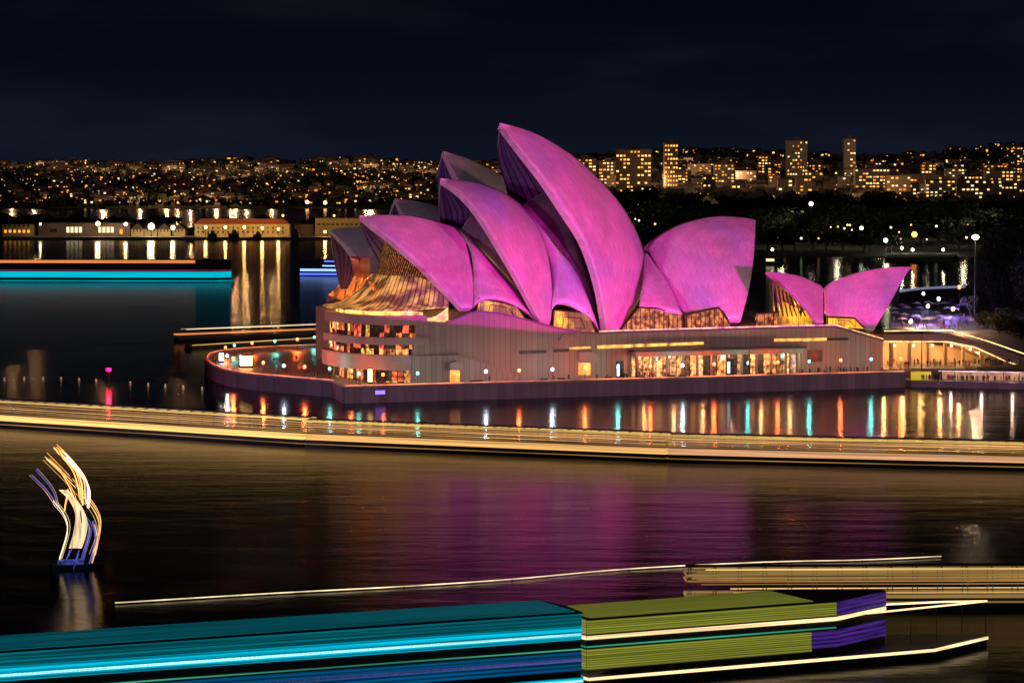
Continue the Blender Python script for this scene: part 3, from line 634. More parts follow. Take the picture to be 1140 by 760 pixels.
# flag poles
def mast(x, y0, y1, v, label, z0=ZP, tip=None):
    a = onv(x, y0, v); h_ = onv(x, y1, v).z-z0; t = thing('flagpole', label, 'flagpole', wld((a.x, v, z0)))
    part(MB().tube([(0, 0, 0), (0, 0, h_)], [.22, .10], 6), 'pole', darkm, t); part(MB().ball((0, 0, h_), .22, 6, 4), 'finial', darkm, t)
mast(834, 417, 389, 3, 'tall dark pole standing in front of the cafes')
mast(1026, 412, 370, 4, 'tall dark pole at the corner of the landing')

def skin_person(pose):
    J = {'stand': [(0, 0, .95), (0, 0, 1.2), (0, 0, 1.45), (0, 0, 1.56), (0, .02, 1.70), (.10, 0, .90), (.11, .02, .48), (.11, 0, .05), (-.10, 0, .90), (-.11, 0, .48), (-.12, .02, .05), (.2, 0, 1.42), (.25, -.02, 1.12), (.24, -.1, .86), (-.2, 0, 1.42), (-.25, .02, 1.12), (-.24, -.06, .86)],
         'walk': [(0, 0, .95), (.02, 0, 1.2), (.04, 0, 1.45), (.05, 0, 1.56), (.08, 0, 1.70), (0, .1, .90), (.2, .1, .5), (.26, .1, .05), (0, -.1, .90), (-.06, -.1, .48), (-.32, -.1, .12), (.04, .2, 1.42), (-.1, .25, 1.14), (-.02, .25, .9), (.04, -.2, 1.42), (.16, -.25, 1.14), (.32, -.24, .98)],
         'look': [(0, 0, .95), (0, -.03, 1.2), (0, -.06, 1.45), (0, -.08, 1.56), (0, -.13, 1.69), (.12, 0, .90), (.16, 0, .48), (.18, 0, .05), (-.12, 0, .90), (-.16, 0, .48), (-.18, .02, .05), (.2, -.06, 1.42), (.27, -.2, 1.2), (.1, -.38, 1.3), (-.2, -.06, 1.42), (-.27, -.2, 1.2), (-.08, -.38, 1.3)]}[pose]
    E_ = [(0, 1), (1, 2), (2, 3), (3, 4), (0, 5), (5, 6), (6, 7), (0, 8), (8, 9), (9, 10), (2, 11), (11, 12), (12, 13), (2, 14), (14, 15), (15, 16)]
    rad = [.14, .14, .16, .06, .115, .10, .07, .05, .10, .07, .05, .07, .05, .035, .07, .05, .035]
    me = bpy.data.meshes.new('person_'+pose); me.from_pydata(J, E_, []); o = bpy.data.objects.new('tmp', me); COL.objects.link(o)
    o.modifiers.new('s', 'SKIN'); sv = me.skin_vertices[0].data
    for i, r in enumerate(rad): sv[i].radius = (r, r)
    sv[0].use_root = True; o.modifiers.new('d', 'SUBSURF').levels = 1
    dg = bpy.context.evaluated_depsgraph_get(); nm = bpy.data.meshes.new_from_object(o.evaluated_get(dg)); bpy.data.objects.remove(o)
    for p in nm.polygons: p.use_smooth = True
    return nm
PM = []
for pose in ('stand', 'walk', 'look'):
    base_me = skin_person(pose)
    for cname, c in (('navy clothes', (.02, .025, .05)), ('dark coat', (.03, .025, .025)), ('pale jacket', (.35, .30, .28)), ('red coat', (.35, .04, .04))):
        mm = base_me.copy(); mm.materials.clear(); mm.materials.append(mat('cloth_'+cname.replace(' ', '_'), c, .8)); PM.append((pose, cname, mm))
VERB = {'stand': 'standing', 'walk': 'walking', 'look': 'leaning'}
def person(p, place, group, k=None):
    pose, cn, me = PM[random.randrange(len(PM)) if k is None else k]; o = bpy.data.objects.new('person', me); COL.objects.link(o)
    o.location = p; o.rotation_euler = (0, 0, random.uniform(0, 6.28)); s_ = random.uniform(.94, 1.06); o.scale = (s_,)*3
    tag(o, f'tiny person in {cn} {VERB[pose]} {place}', 'person', group)
for x, y in [(350, 421), (353, 421.5), (367, 422), (389, 428), (393, 428.5), (397, 428), (401, 429), (421, 429), (425, 430), (237, 404), (240, 405), (290, 417), (313, 418), (305, 405), (330, 402), (270, 400)]:
    person(onz(x, y, ZP), 'on the curved point of the promenade', 'people on the curved point')
for k in range(62):
    u_ = random.choice([random.uniform(20, 150), random.uniform(74, 125), random.uniform(120, 150)]); person(wld((u_, random.uniform(1, 8), ZP)), 'on the straight podium quay', 'people on the quay')
benm = mat('bench_timber', (.06, .04, .03), .6)
for k, x in enumerate((528, 534, 606, 625, 678, 714, 748, 760, 830, 858)):
    p = onv(x, 422, 2.2); t = thing('bench', f'low dark bench on the quay edge, {ORD[k]} bench from the left', 'bench', wld((p.x, 2.2, ZP)), TH, 'benches on the quay')
    part(MB().box(-1, 1, -.3, .3, .40, .5), 'seat', benm, t); part(MB().box(-1, 1, .26, .32, .52, .95), 'backrest', benm, t)
    for sx in (-.85, .85): part(MB().box(sx-.06, sx+.06, -.28, .28, 0, .39), 'leg', darkm, t)

# ============================================================ FORECOURT on the right
g = MB().prism([tuple(onz(x, y, ZP).xy) for x, y in ((984, 384), (1000, 345), (1001, 323), (1075, 317.5), (1280, 312), (1330, 417), (1140, 411.5), (1000, 410))][::-1], -.5, ZP+.03).build('forecourt', mat('forecourt_paving', (.08, .07, .065), .6, var=.3, scale=.2)); tag(g, kind='structure')
CW = local_root('concourse', 'two level concourse with a lit undercroft right of the opera house', 'concourse')
vD = 22
deck = pv([(984, 372.5), (1058, 371.5), (1100, 384), (1175, 410), (1175, 418), (1120, 402), (1085, 386), (1055, 380), (984, 379.5)], vD)
part(MB().wallprism(deck, vD, vD+30), 'upper_deck', plain, CW)
wallm = mat('undercroft_wall', (.50, .36, .22), .7, var=.2, scale=.3, stretch=(1, 1, .3))
part(MB().wallprism([(deck[-1][0], ZP), (deck[-1][0], deck[-1][1]+2), (deck[4][0], deck[4][1]+2), (deck[4][0], ZP)], vD+14, vD+14.5), 'undercroft_wall', wallm, CW)
for x in (992, 1012, 1032, 1052, 1072, 1092): p = onv(x, 404, vD+3); part(MB().box(p.x-.4, p.x+.4, vD+2.6, vD+3.4, ZP, onv(x, 382+max(0, (x-1060)*.35), vD+3).z), 'pillar', wallm, CW)
mb = MB(); dl = deck[:4]
for a, c in zip(dl, dl[1:]): mb.tube([(a[0], vD-.2, a[1]+1.0), (c[0], vD-.2, c[1]+1.0)], .13, 4)
for a, c in zip(deck[4:], deck[5:]): mb.tube([(a[0], vD-.2, a[1]-.1), (c[0], vD-.2, c[1]-.1)], .12, 4)
part(mb, 'rail_light', mat('rail_light', emit=(1, .6, .22), es=2.2, evar=.6, scale=.7, sample=False), CW)
for k in range(6):
    a = onv(990+k*21, 384+max(0, k-3)*4, vD+4); q = lamp('undercroft_lamp', 'POINT', (0, 0, 0), 1900, (1, .50, .17), shadow_soft_size=.4); q.parent = CW; q.location = (a.x, vD+7, a.z-.4); q['kind'] = 'structure'
    part(MB().ball((a.x, vD+1, a.z), .35, 8, 5), 'ceiling_lamp', mat('ceiling_lamp', emit=(1, .66, .3), es=6), CW)
# lower landing with its crowd
lnd = [tuple(onz(x, y, 0).xy) for x, y in ((1008, 430.5), (1145, 433.5), (1300, 436))]; back = [(p[0]+V.x*13, p[1]+V.y*13) for p in lnd[::-1]]
ld = MB().prism((lnd+back), -.5, 1.6).build('landing', seawall); tag(ld, kind='structure')
LD = thing('landing_canopy', 'long low lit canopy over the crowd on the water level landing', 'canopy', (0, 0, 0))
a, c = Vec(onz(1044, 424, 1.6)), Vec(onz(1200, 427, 1.6)); dv = (c-a).normalized(); nv = Vec((-dv.y, dv.x, 0))
def obox(mb, p, q, off0, off1, z0, z1):
    mb.prism([tuple((p+nv*off0).xy), tuple((q+nv*off0).xy), tuple((q+nv*off1).xy), tuple((p+nv*off1).xy)], z0, z1)
mb = MB(); obox(mb, a, c, 1, 7, 4.3, 4.6); part(mb, 'roof', darkm, LD)
mb = MB(); obox(mb, a, c, .9, 1.1, 4.05, 4.28); part(mb, 'light_strip', mat('canopy_strip', emit=(.9, .62, .8), es=.9, evar=.8, scale=.5), LD)
mb = MB(); obox(mb, a, c, 7.1, 7.5, 1.62, 4.28); part(mb, 'back_wall', mat('landing_wall', (.5, .38, .26), .7, var=.3, scale=.5), LD)
for k in range(9): p = a+dv*(k*4.2); mb = MB(); mb.tube([(p+nv*1.5)+Vec((0, 0, 0)), Vec((p.x, p.y, 4.25))+nv*1.5], .1, 5); part(mb, 'post', darkm, LD)
for k in range(80):
    p = a+dv*random.uniform(-4, 30)+nv*random.uniform(-1.2, 2.5); person((p.x, p.y, 1.6), 'in the landing crowd', 'crowd on the landing')
for k in range(4): p = a+dv*(3+8*k)+nv*3; q = lamp('landing_lamp', 'POINT', (p.x, p.y, 3.9), 520, (1, .62, .45), shadow_soft_size=.3); q['kind'] = 'structure'
st = thing('ticket_kiosk', 'small yellow lit kiosk at the left end of the landing', 'kiosk', onz(1026, 417, 3.0)); part(MB().box(-2.5, 2.5, 0, 2.5, -1.4, .8), 'booth', mat('kiosk_wall', (.5, .38, .08), .6, emit=(1, .7, .05), es=.5), st); part(MB().box(-2.9, 2.9, -.3, 2.8, .82, 1.0), 'roof', darkm, st)
for k in range(70):
    x = random.uniform(985, 1136); person(onz(x, random.uniform(404.5, 409), ZP+.03), 'on the walkway right of the podium', 'crowd on the right walkway')
for k in range(60):
    x = random.uniform(985, 1080); person(onz(x, random.uniform(352, 369), ZP+.03), 'among forecourt umbrellas', 'crowd in the forecourt')
# umbrellas
def umbrella(p, col, nm):
    t = thing('umbrella', f'{nm} open umbrella in the crowded forecourt', 'umbrella', p, 0, nm+' forecourt umbrellas')
    mb = MB(); n = 8; i = 0; mb.v = [(0, 0, 3.2)]+[(2.0*math.cos(6.2832*k/n), 2.0*math.sin(6.2832*k/n), 2.45) for k in range(n)]+[(0, 0, 3.0)]+[(1.9*math.cos(6.2832*k/n), 1.9*math.sin(6.2832*k/n), 2.40) for k in range(n)]
    mb.f = [(0, 1+k, 1+(k+1) % n) for k in range(n)]+[(n+1, n+2+(k+1) % n, n+2+k) for k in range(n)]+[(1+k, n+2+k, n+2+(k+1) % n, 1+(k+1) % n) for k in range(n)]
    part(mb, 'canopy', mat('umbrella_'+nm, col, .7), t); part(MB().tube([(0, 0, 0), (0, 0, 3.0)], .05, 5), 'pole', darkm, t)
for k in range(30):
    umbrella(onz(random.uniform(990, 1078), random.uniform(338, 366), ZP+.03), *random.choice([((.45, .42, .42), 'white'), ((.12, .10, .14), 'dark'), ((.35, .25, .5), 'lilac')]))
umbrella(onz(1101, 364, ZP+.03), (.5, .04, .04), 'red')
for hue, x, y, hh, en, lab in (('orange', 1068, 320, 14, 9000, 'tall orange lamp left of the big dark tree'), ('yellow', 1061, 344, 8, 5000, 'yellow lamp at the middle of the forecourt'), ('white', 1045, 333, 9, 14000, 'brilliant white lamp above the lilac forecourt'),
                       ('yellow', 1014, 358, 7, 7000, 'bright white-yellow lamp beside the restaurant shells'), ('yellow', 1033, 341, 6, 1500, 'small warm lamp left of the brilliant white one'), ('white', 1028, 327, 6, 1200, 'small white lamp near the far sea wall')):
    p = onz(x, y, ZP+hh); lamp_post(hue, (p.x, p.y, ZP+.03), hh, lab, en, r=.6, es=1)
for x, y, en, c in ((1030, 345, 15000, (.5, .3, 1)), (1056, 337, 15000, (.35, .2, 1)), (1082, 338, 2500, (.6, .3, .7)), (1015, 348, 9000, (1, .55, .25)), (1070, 352, 7000, (1, .55, .25))):
    p = onz(x, y, ZP+5); q = lamp('festival_light', 'POINT', p, en, c, shadow_soft_size=.5); q['kind'] = 'structure'
p = onz(1085, 358, ZP); hp = (CAM+ray(1085, 265)*1).copy(); Yd = p.y; tp_ = atD(1085, 264, Yd)
t = thing('floodlight_mast', 'very tall mast with a dazzling floodlight beside the right-hand trees', 'floodlight', (p.x, p.y, ZP))
part(MB().tube([(0, 0, 0), (0, 0, tp_.z-ZP)], [.4, .18], 8), 'mast', darkm, t); part(MB().ball((0, -.3, tp_.z-ZP), 1.3, 10, 6, .7), 'lamp_head', mat('mast_lamp', emit=(1, .68, .4), es=12), t)
q = lamp('mast_bulb', 'POINT', (0, 0, 0), 7000, (1, .7, .45), shadow_soft_size=.5); q.parent = t; q.location = (0, -2.5, tp_.z-ZP); q['kind'] = 'structure'
t = local_root('garden_sea_wall', 'pale lit curving wall along the far edge of the forecourt', 'wall')
mb = MB(); pts = [lz(x, y, ZP+1) for x, y in smooth_px([(1003, 323), (1020, 320.5), (1045, 319), (1075, 318)])]
for a_, c_ in zip(pts, pts[1:]): mb.prism([(a_.x, a_.y), (c_.x, c_.y), (c_.x-.2, c_.y+1.2), (a_.x-.2, a_.y+1.2)], ZP, ZP+1)
part(mb, 'wall', mat('garden_wall_glow', (.5, .5, .55), .6, emit=(.6, .6, 1), es=.25), t)  # the light falling on this wall is put in as a faint glow

# ============================================================ FAR SHORES
def sst(a, b_, x): t = min(1, max(0, (x-a)/(b_-a))); return t*t*(3-2*t)
def lin(t, pts):
    for (a, va), (b_, vb) in zip(pts, pts[1:]):
        if t <= b_: return va+(vb-va)*max(0, (t-a)/(b_-a))
    return pts[-1][1]
def rough(x, y): return math.sin(x*.0031+1)*math.cos(y*.0023)+.5*math.sin(x*.009+y*.006)
def zt(px, D):
    X = (px-570)/F*D
    sk = 184+3*math.sin(px*.013)+2*math.sin(px*.041+1)
    left = lin(D, [(0, -3), (5000, -3), (5080, 2), (5500, 22), (6000, 48), (6800, 55+(YH-sk)*2+4), (7600, 70), (9000, 40)])
    sr = 172+3*math.sin(px*.019+2)-6*sst(1000, 1140, px)
    right = lin(D, [(0, -3), (2050, -3), (2090, 2.5), (2500, 12), (2900, 18), (3300, 30), (4600, 55), (6200, 55+(YH-sr)*1.82), (7600, 80), (9000, 40)])
    w = sst(540, 640, px); return left*(1-w)+right*w + (rough(X, D)*3 if D > 2600 else 0)*(1 if (w > .5 or D > 5200) else 0)
Ds = [1900, 2040, 2060, 2090, 2200, 2400, 2600, 2900, 3300, 3800, 4400, 4950, 5010, 5060, 5200, 5400, 5700, 6000, 6300, 6600, 6900, 7300, 7800, 8500]
rows = [[((px-570)/F*D, D, zt(px, D)) for px in range(-500, 1700, 12)] for D in Ds]
hm = mat('wooded_slope', (.018, .022, .018), .95, var=.5, scale=.01, bump=.3)
tag(MB().grid(rows).build('hills', hm), kind='structure')
# island with the naval yard
tag(MB().prism([((px-570)/F*D, D) for px, D in ((-400, 2600), (430, 2600), (455, 2680), (470, 3050), (-400, 3200))], -1, 2.4).build('island', mat('yard_concrete', (.16, .15, .14), .8, var=.2, scale=.05)), kind='structure')
# trees: trunk, limbs and leaf clumps
leafm = mat('dark_leaves', (.028, .042, .022), .7, var=.5, scale=.12)
barkm = mat('bark', (.05, .04, .03), .9)
def tree_mesh(seed, leaves, size, flat=.8):
    rnd = random.Random(seed); mb = MB(); lob = []
    for k in range(13):
        a = rnd.uniform(0, 6.28); r = rnd.uniform(0, .36)**.8; lob.append((r*math.cos(a), r*math.sin(a), .58+rnd.uniform(-.16, .22)*flat, rnd.uniform(.12, .25)))
    for k in range(leaves):
        L = rnd.choice(lob); v = Vec((rnd.gauss(0, 1), rnd.gauss(0, 1), rnd.gauss(0, .8))).normalized()*L[3]*rnd.uniform(.55, 1.08)
        c = Vec(L[:3])+v; n1 = Vec((rnd.gauss(0, 1), rnd.gauss(0, 1), rnd.gauss(0, 1))).normalized(); n2 = n1.orthogonal().normalized(); n3 = n1.cross(n2); s_ = size*rnd.uniform(.6, 1.3)
        mb.quad(c+n2*s_, c+n3*s_*.7, c-n2*s_, c-n3*s_*.7)
    tr = MB(); tr.tube([(0, 0, -.03), (0, 0, .18), (.01, .01, .36), (0, 0, .55)], [.035, .026, .018, .008], 6)
    for L in lob[:7]: tr.tube([(0, 0, .22), (L[0]*.5, L[1]*.5, (L[2]+.2)/2+.03), (L[0], L[1], L[2])], [.014, .009, .004], 4)
    return mb, tr
def tree_proto(seed, leaves, size, label, group, flat=.8):
    t = thing('tree', label, 'tree', (0, 0, -500), 0, group); cr_, tr = tree_mesh(seed, leaves, size, flat); part(tr, 'trunk', barkm, t); part(cr_, 'crown', leafm, t); return t
PT = [tree_proto(20+k, 900, .045, 'dark leafy tree in the park beyond the far cove', 'dark park trees beyond the far cove') for k in range(4)]
used = set()
def plant(protos, p, h_, w, label=None, group=None):
    k = random.randrange(len(protos)); q = protos[k]
    if q.name not in used: used.add(q.name); o = q
    else: o = copy_thing(q)
    o.location = p; o.rotation_euler = (0, 0, random.uniform(0, 6.28)); o.scale = (w, w, h_)
    if label: o['label'] = label
    if group: o['group'] = group
for row, (D, n, hh) in enumerate(((2115, 34, 15), (2230, 30, 19), (2400, 28, 22), (2620, 26, 24))):
    for k in range(n):
        px = 640+(k+random.uniform(-.3, .3))*(560/n); 
        if row == 0 and 985 < px < 1060: continue
        plant(PT, ((px-570)/F*D, D+random.uniform(-40, 40), zt(px, D)-.5), hh*random.uniform(.75, 1.35), hh*random.uniform(1.3, 1.9))
for k in range(30):
    px = random.choice([random.uniform(-10, 150), random.uniform(-10, 430)]); D = random.uniform(2850, 3020); plant(PT, ((px-570)/F*D, D, 2.2), random.uniform(11, 18), random.uniform(20, 34), 'dark tree on the island behind the naval yard sheds', 'trees behind the naval yard')
NT = [tree_proto(60+k, 16000, .0135, 'big', None) for k in range(2)]
plant(NT[:1], onz(1130, 372, ZP-11), 46, 34, 'big dark fig tree at the right edge of the forecourt')
plant(NT[1:], onz(1106, 366, ZP-7), 33, 21, 'lower dark tree left of the big fig tree')
plant(NT, onz(1165, 378, ZP-10), 46, 34, 'dark tree cut by the right edge of the picture')
for k, (x, y) in enumerate(((1098, 372), (1112, 376), (1125, 380), (1137, 384), (1120, 368))): plant(PT, onz(x, y, ZP-2), 8.5, 9, f'low dark shrub tree under the big fig tree, {ORD[k]} of five', 'shrub trees under the fig')
plant(PT, onz(1080, 352, ZP), 9, 8, 'small round tree at the foot of the tall mast')

# ------ houses
WARM = [((1, .50, .10), 1.7), ((1, .38, .05), 1.4), ((1, .60, .2), 2.1), ((1, .26, .03), 1.4), ((.95, .78, .45), 1.3)]
winm = [mat(f'window_light_{k}', (.1, .08, .05), .3, emit=c, es=e, sample=False) for k, (c, e) in enumerate(WARM)]
wall_ms = [mat(f'house_wall_{k}', c, .8) for k, c in enumerate(((.25, .21, .18), (.16, .13, .12), (.32, .30, .27)))]
roofm = mat('roof_tiles', (.08, .05, .045), .8)
HP = []
for k in range(7):
    w, hh = random.uniform(11, 19), random.uniform(6, 9); t = thing('house', 'small', 'house', (0, 0, -600), 0, 'houses on the far hillside')
    part(MB().box(-w/2, w/2, 0, 10, -4, hh), 'wall', wall_ms[k % 3], t)
    part(MB().wallprism([(-w/2-.4, hh+.01), (w/2+.4, hh+.01), (0, hh+3)], -.5, 10.5), 'roof', roofm, t)
    for j in range(random.choice((1, 2, 2, 3))):
        x = random.uniform(-w/2+1, w/2-4); z = random.choice((1.5, 4.2)); ww = random.uniform(1.6, 3.6); part(MB().box(x, x+ww, -.25-.02*j, -.01, z, z+random.uniform(1.3, 2.3)), 'window', random.choice(winm), t)
    HP.append(t)
hl = ['small house on the far hillside with {} and a dark gabled roof'.format(q) for q in ('one glowing window', 'warm windows', 'amber windows', 'pale windows', 'orange windows', 'yellow windows', 'scattered lit windows')]
hcount = 0
def put_house(px, D, sc=1.0):
    global hcount
    k = random.randrange(7); q = HP[k]; o = q if q.name not in used else copy_thing(q); used.add(q.name)
    o['label'] = hl[k]; o['group'] = ['houses', 'warm lit houses', 'amber lit houses', 'pale lit houses', 'orange lit houses', 'yellow lit houses', 'houses with scattered lights'][k]+' on the far hillside'
    o.location = ((px-570)/F*D, D, zt(px, D)+.5); o.rotation_euler = (0, 0, random.uniform(-.5, .5)); o.scale = (sc,)*3; hcount += 1
def cl(px):    # clustering of the lights
    v = math.sin(px*.11+2*math.sin(px*.031))*.5+math.sin(px*.047+1)*.5; return max(0, v)**.7 if v > 0 else 0
while hcount < 210:
    px = random.uniform(-15, 560); D = random.uniform(5120, 6950)
    if random.random() < .18+.82*cl(px+D*.06): put_house(px, D, random.uniform(1.0, 1.5))
while hcount < 298:
    px = random.uniform(640, 1150); D = random.uniform(3300, 6100); put_house(px, D, random.uniform(.8, 1.3))
# the other houses of the slopes read as a mass of lights
mbs = [MB() for _ in winm]; body = MB()
for k in range(5000):
    if random.random() < .45: px = random.uniform(-15, 560); D = random.uniform(5150, 6980)
    else: px = random.uniform(600, 1160); D = 3200*(6300/3200)**random.random()
    if random.random() > .16+.84*cl(px*1.3+D*.07): continue
    X = (px-570)/F*D; z = zt(px, D)+.3; w = random.uniform(9, 16); body.box(X-w/2, X+w/2, D, D+9, z-5, z+random.uniform(6, 11))
    for j in range(random.choice((1, 1, 2, 3))):
        x = X+random.uniform(-w/2, w/2-1.5); zz = z+random.uniform(1, 5); s_ = random.uniform(.7, 1.35)*(1.9 if random.random() < .18 else 1)*D/4600; random.choice(mbs).box(x, x+s_*1.3, D-.3, D-.02, zz, zz+s_)
hm_ = bpy.data.meshes.new('far_houses'); allv = list(body.v); allf = list(body.f); mi = [0]*len(body.f)
for k, m_ in enumerate(mbs):
    o0 = len(allv); allv += m_.v; allf += [tuple(i+o0 for i in f) for f in m_.f]; mi += [k+1]*len(m_.f)
hm_.from_pydata(allv, [], allf); hm_.materials.append(wall_ms[1])
for w_ in winm: hm_.materials.append(w_)
for p_, i_ in zip(hm_.polygons, mi): p_.material_index = i_
o = bpy.data.objects.new('far_houses', hm_); COL.objects.link(o); tag(o, 'mass of tiny lit houses scattered over the far dark hills', 'houses', kind='stuff')
# wooded mass between the houses
tm = MB()
for k in range(5200):
    if random.random() < .5: px = random.uniform(-30, 620); D = random.uniform(5080, 6990)
    else: px = random.uniform(600, 1180); D = random.uniform(2750, 6200)
    X = (px-570)/F*D; z = zt(px, D); r = random.uniform(4, 8)
    for j in range(5):
        c = Vec((X+random.uniform(-r, r), D+random.uniform(-r, r), z+random.uniform(1, r*1.0))); n2 = Vec((random.gauss(0, 1), random.gauss(0, .3), random.gauss(0, 1))).normalized()*r*.5; n3 = Vec((-n2.z, 0, n2.x)); tm.quad(c+n2, c+n3, c-n2, c-n3)
tag(tm.build('woods', leafm), 'dark woods covering the far slopes between the houses', 'woods', kind='stuff')

# ------ apartment blocks on the right
def block(name, px, D, w, d, hh, label, lit, wm_, group=None, cols=None, rows_=None, z0=None, win=None, bright=None):
    t = thing(name, label, 'building', ((px-570)/F*D, D, (zt(px, D) if z0 is None else z0)), random.uniform(-.08, .08), group)
    part(MB().box(-w/2, w/2, 0, d, -10, hh), 'wall', wm_, t); part(MB().box(-w/2-.3, w/2+.3, -.3, d+.3, hh+.01, hh+.9), 'parapet', wall_ms[1], t)
    if hh > 25: part(MB().box(-w/6, w/6, d*.3, d*.7, hh+.92, hh+4), 'plant_room', wall_ms[1], t)
    nc = cols or max(3, int(w/4)); nr = rows_ or max(2, int(hh/3.6)); cells = [(i, j) for i in range(nc) for j in range(nr)]; random.shuffle(cells); n = 0
    me = {}
    for i, j in cells[:int(len(cells)*lit)]:
        if n >= 70: break
        cw, ch = w/nc, hh/nr; k = random.randrange(5) if bright is None else random.choice(bright)
        if k not in me: me[k] = MB().box(-cw*random.uniform(.2, .4), cw*random.uniform(.15, .4), -.25, -.02, -ch*.22, ch*.2).mesh('window', winm[k])
        o = bpy.data.objects.new('window', me[k]); COL.objects.link(o); o.parent = t; o.location = (-w/2+(i+.5)*cw, 0, (j+.5)*ch); n += 1
    return t
random.seed(21)
def hat(px, ytop, D): return 55+(YH-ytop)*D/F-zt(px, D)
block('apartment_tower', 705, 3300, 38, 18, hat(705, 167, 3300), 'broad apartment block just right of the tallest shell, many amber windows', .42, wall_ms[0], cols=10, rows_=12, bright=(0, 1, 2))
block('apartment_tower', 747, 3400, 15, 15, hat(747, 160, 3400), 'slim tower with full bright rows of windows right of the broad block', .75, wall_ms[1], cols=5, rows_=12, bright=(0, 1))
block('apartment_tower', 887, 4200, 28, 16, hat(887, 157, 4200), 'tall pale slab tower on the right skyline', .3, wall_ms[2], cols=8, rows_=12)
block('apartment_tower', 945.5, 4200, 16, 14, hat(945.5, 155, 4200), 'slender tower on the right skyline beside the pale slab', .28, wall_ms[2], cols=4, rows_=14)
for i_, (px, yt, D, w, lab) in enumerate(((651, 177, 3600, 26, 'low lit block peeking out beside the tallest shell'), (677, 180, 3500, 22, 'square lit block between the tall shell and the broad block'), (806, 183, 3700, 24, 'mid height block with warm windows above the park trees'), (851, 174, 4300, 18, 'narrow yellow windowed tower left of the pale slab'), (905, 180, 4300, 22, 'dim block just right of the pale slab'),
                             (971, 188, 3500, 40, 'wide orange windowed block right of centre skyline'), (1000, 196, 3300, 26, 'squat block glowing orange over the dark park'), (1033, 183, 3700, 18, 'narrow block with bright windows left of the lit terrace'), (1112, 190, 3300, 30, 'white block at the far right over the dark park'), (1085, 196, 3400, 34, 'long block with orange balconies at the far right'), (1136, 164, 4300, 12, 'tower at the right edge of the picture'))):
    block('apartment_block', px, D, w, 14, max(10, hat(px, yt, D)), lab, .5, wall_ms[i_ % 3])
for k in range(72):
    px = random.uniform(640, 1150); D = random.uniform(3150, 4600); sh = 'wide' if k % 2 else 'narrow'; tn = 'amber' if k % 3 else 'orange'
    block('apartment_block', px, D, random.uniform(22, 34) if k % 2 else random.uniform(12, 18), 12, random.uniform(9, 24), f'{sh} far apartment block with {tn} windows above the park trees', random.uniform(.25, .5), wall_ms[k % 3], f'{sh} far apartment blocks with {tn} windows', bright=(0, 2, 4) if k % 3 else (1, 3, 0))
# ------ street lamps far away
def far_lamp(px, y, D, label, hue=(1, .5, .15), r=1.2, es=30, hh=9, group=None, en=0, ht=None):
    p = atD(px, y, D); z0 = p.z-hh if ht is None else ht
    t = thing('street_lamp', label, 'street lamp', (p.x, p.y, z0), 0, group)
    part(MB().tube([(0, 0, 0), (0, 0, p.z-z0-r*.6)], [r*.2, r*.12], 5), 'pole', darkm, t)
    part(MB().ball((0, 0, p.z-z0), r, 8, 5), 'lamp_head', mat('far_lamp_%s_%s' % (int(hue[1]*99), es), emit=hue, es=es), t)
    if en: q = lamp('far_bulb', 'POINT', (0, 0, 0), en*.26, hue, shadow_soft_size=r); q.parent = t; q.location = (0, -r*2.2, p.z-z0+.2); q['kind'] = 'structure'
for px, y, lab in ((342, 225, 'amber lamp on the far shore behind the island, left one'), (362, 225.5, 'bright amber lamp on the far shore behind the island, right one'), (470, 190, 'orange lamp on the skyline left of the second rear shell')): far_lamp(px, y, 5060 if y > 200 else 6500, lab, r=3.0, es=9)
for px, y, D, r, es, c, lab in ((903, 227, 2350, 1.6, 12, (1, .8, .45), 'long bright floodlight among the park trees'), (904.5, 244, 2250, 1.0, 8, (1, .1, .05), 'small red lamp below the park floodlight'), (959, 254, 2150, 1.3, 9, (.8, 1, .7), 'greenish lamp in the park trees'), (1018, 261, 2150, 2.0, 7, (1, .35, .05), 'orange lit shelter in the park'),
                         (1004, 276, 2080, 1.0, 9, (1, .9, .6), 'small lamp on the lit lawn, left one'), (1016, 278, 2080, 1.0, 9, (1, .9, .6), 'small lamp on the lit lawn, middle one'), (1050, 278, 2080, 1.0, 9, (1, .9, .6), 'small lamp on the lit lawn, right one'), (1061, 261, 2150, 1.3, 9, (.8, 1, .8), 'pale lamp at the foot of the dark park'), (986, 267.5, 2060, 1.4, 10, (.8, 1, .6), 'lone lamp on a tall post behind the restaurant shells'), (865, 265, 2085, .9, 6, (1, .8, .5), 'dim lamp on the shore beside the broad shell')):
    far_lamp(px, y, D, lab, c, r, es, hh=8, en=30000 if 'lawn' in lab else 0)
for k in range(26):
    x = random.choice([random.uniform(845, 1090), random.uniform(845, 1090), random.uniform(650, 850)]); y = random.uniform(250, 268) if x > 845 else random.uniform(236, 252)
    c = random.choice([(1, .6, .2), (1, .45, .1), (.9, .8, .5), (.7, .9, .6)]); far_lamp(x, y, 2110 if y > 262 else 2180, 'faint small lamp glimmering among the dark park trees', c, random.uniform(.45, .8), 3, hh=6, group='faint lamps in the dark park')
for px, D in ((668, 2260), (700, 2400), (742, 2300), (868, 2180), (884, 2350), (905, 2260), (930, 2160), (962, 2330), (985, 2180), (1030, 2300), (1070, 2200), (1100, 2380)):
    q = lamp('park_fill', 'POINT', ((px-570)/F*D, D-12, zt(px, D)+20), 0.6e4, (.95, .8, .5), shadow_soft_size=1.5); q['kind'] = 'structure'  # added lights without posts, to bring out the park trees
tag(MB().prism([tuple(onz(x, y, 2.7).xy) for x, y in ((985, 286.8), (1062, 286.6), (1066, 283.2), (990, 283.2))][::-1], 0, 2.9).build('lawn', mat('lawn', (.10, .14, .04), .9, var=.3, scale=.1)), kind='structure')
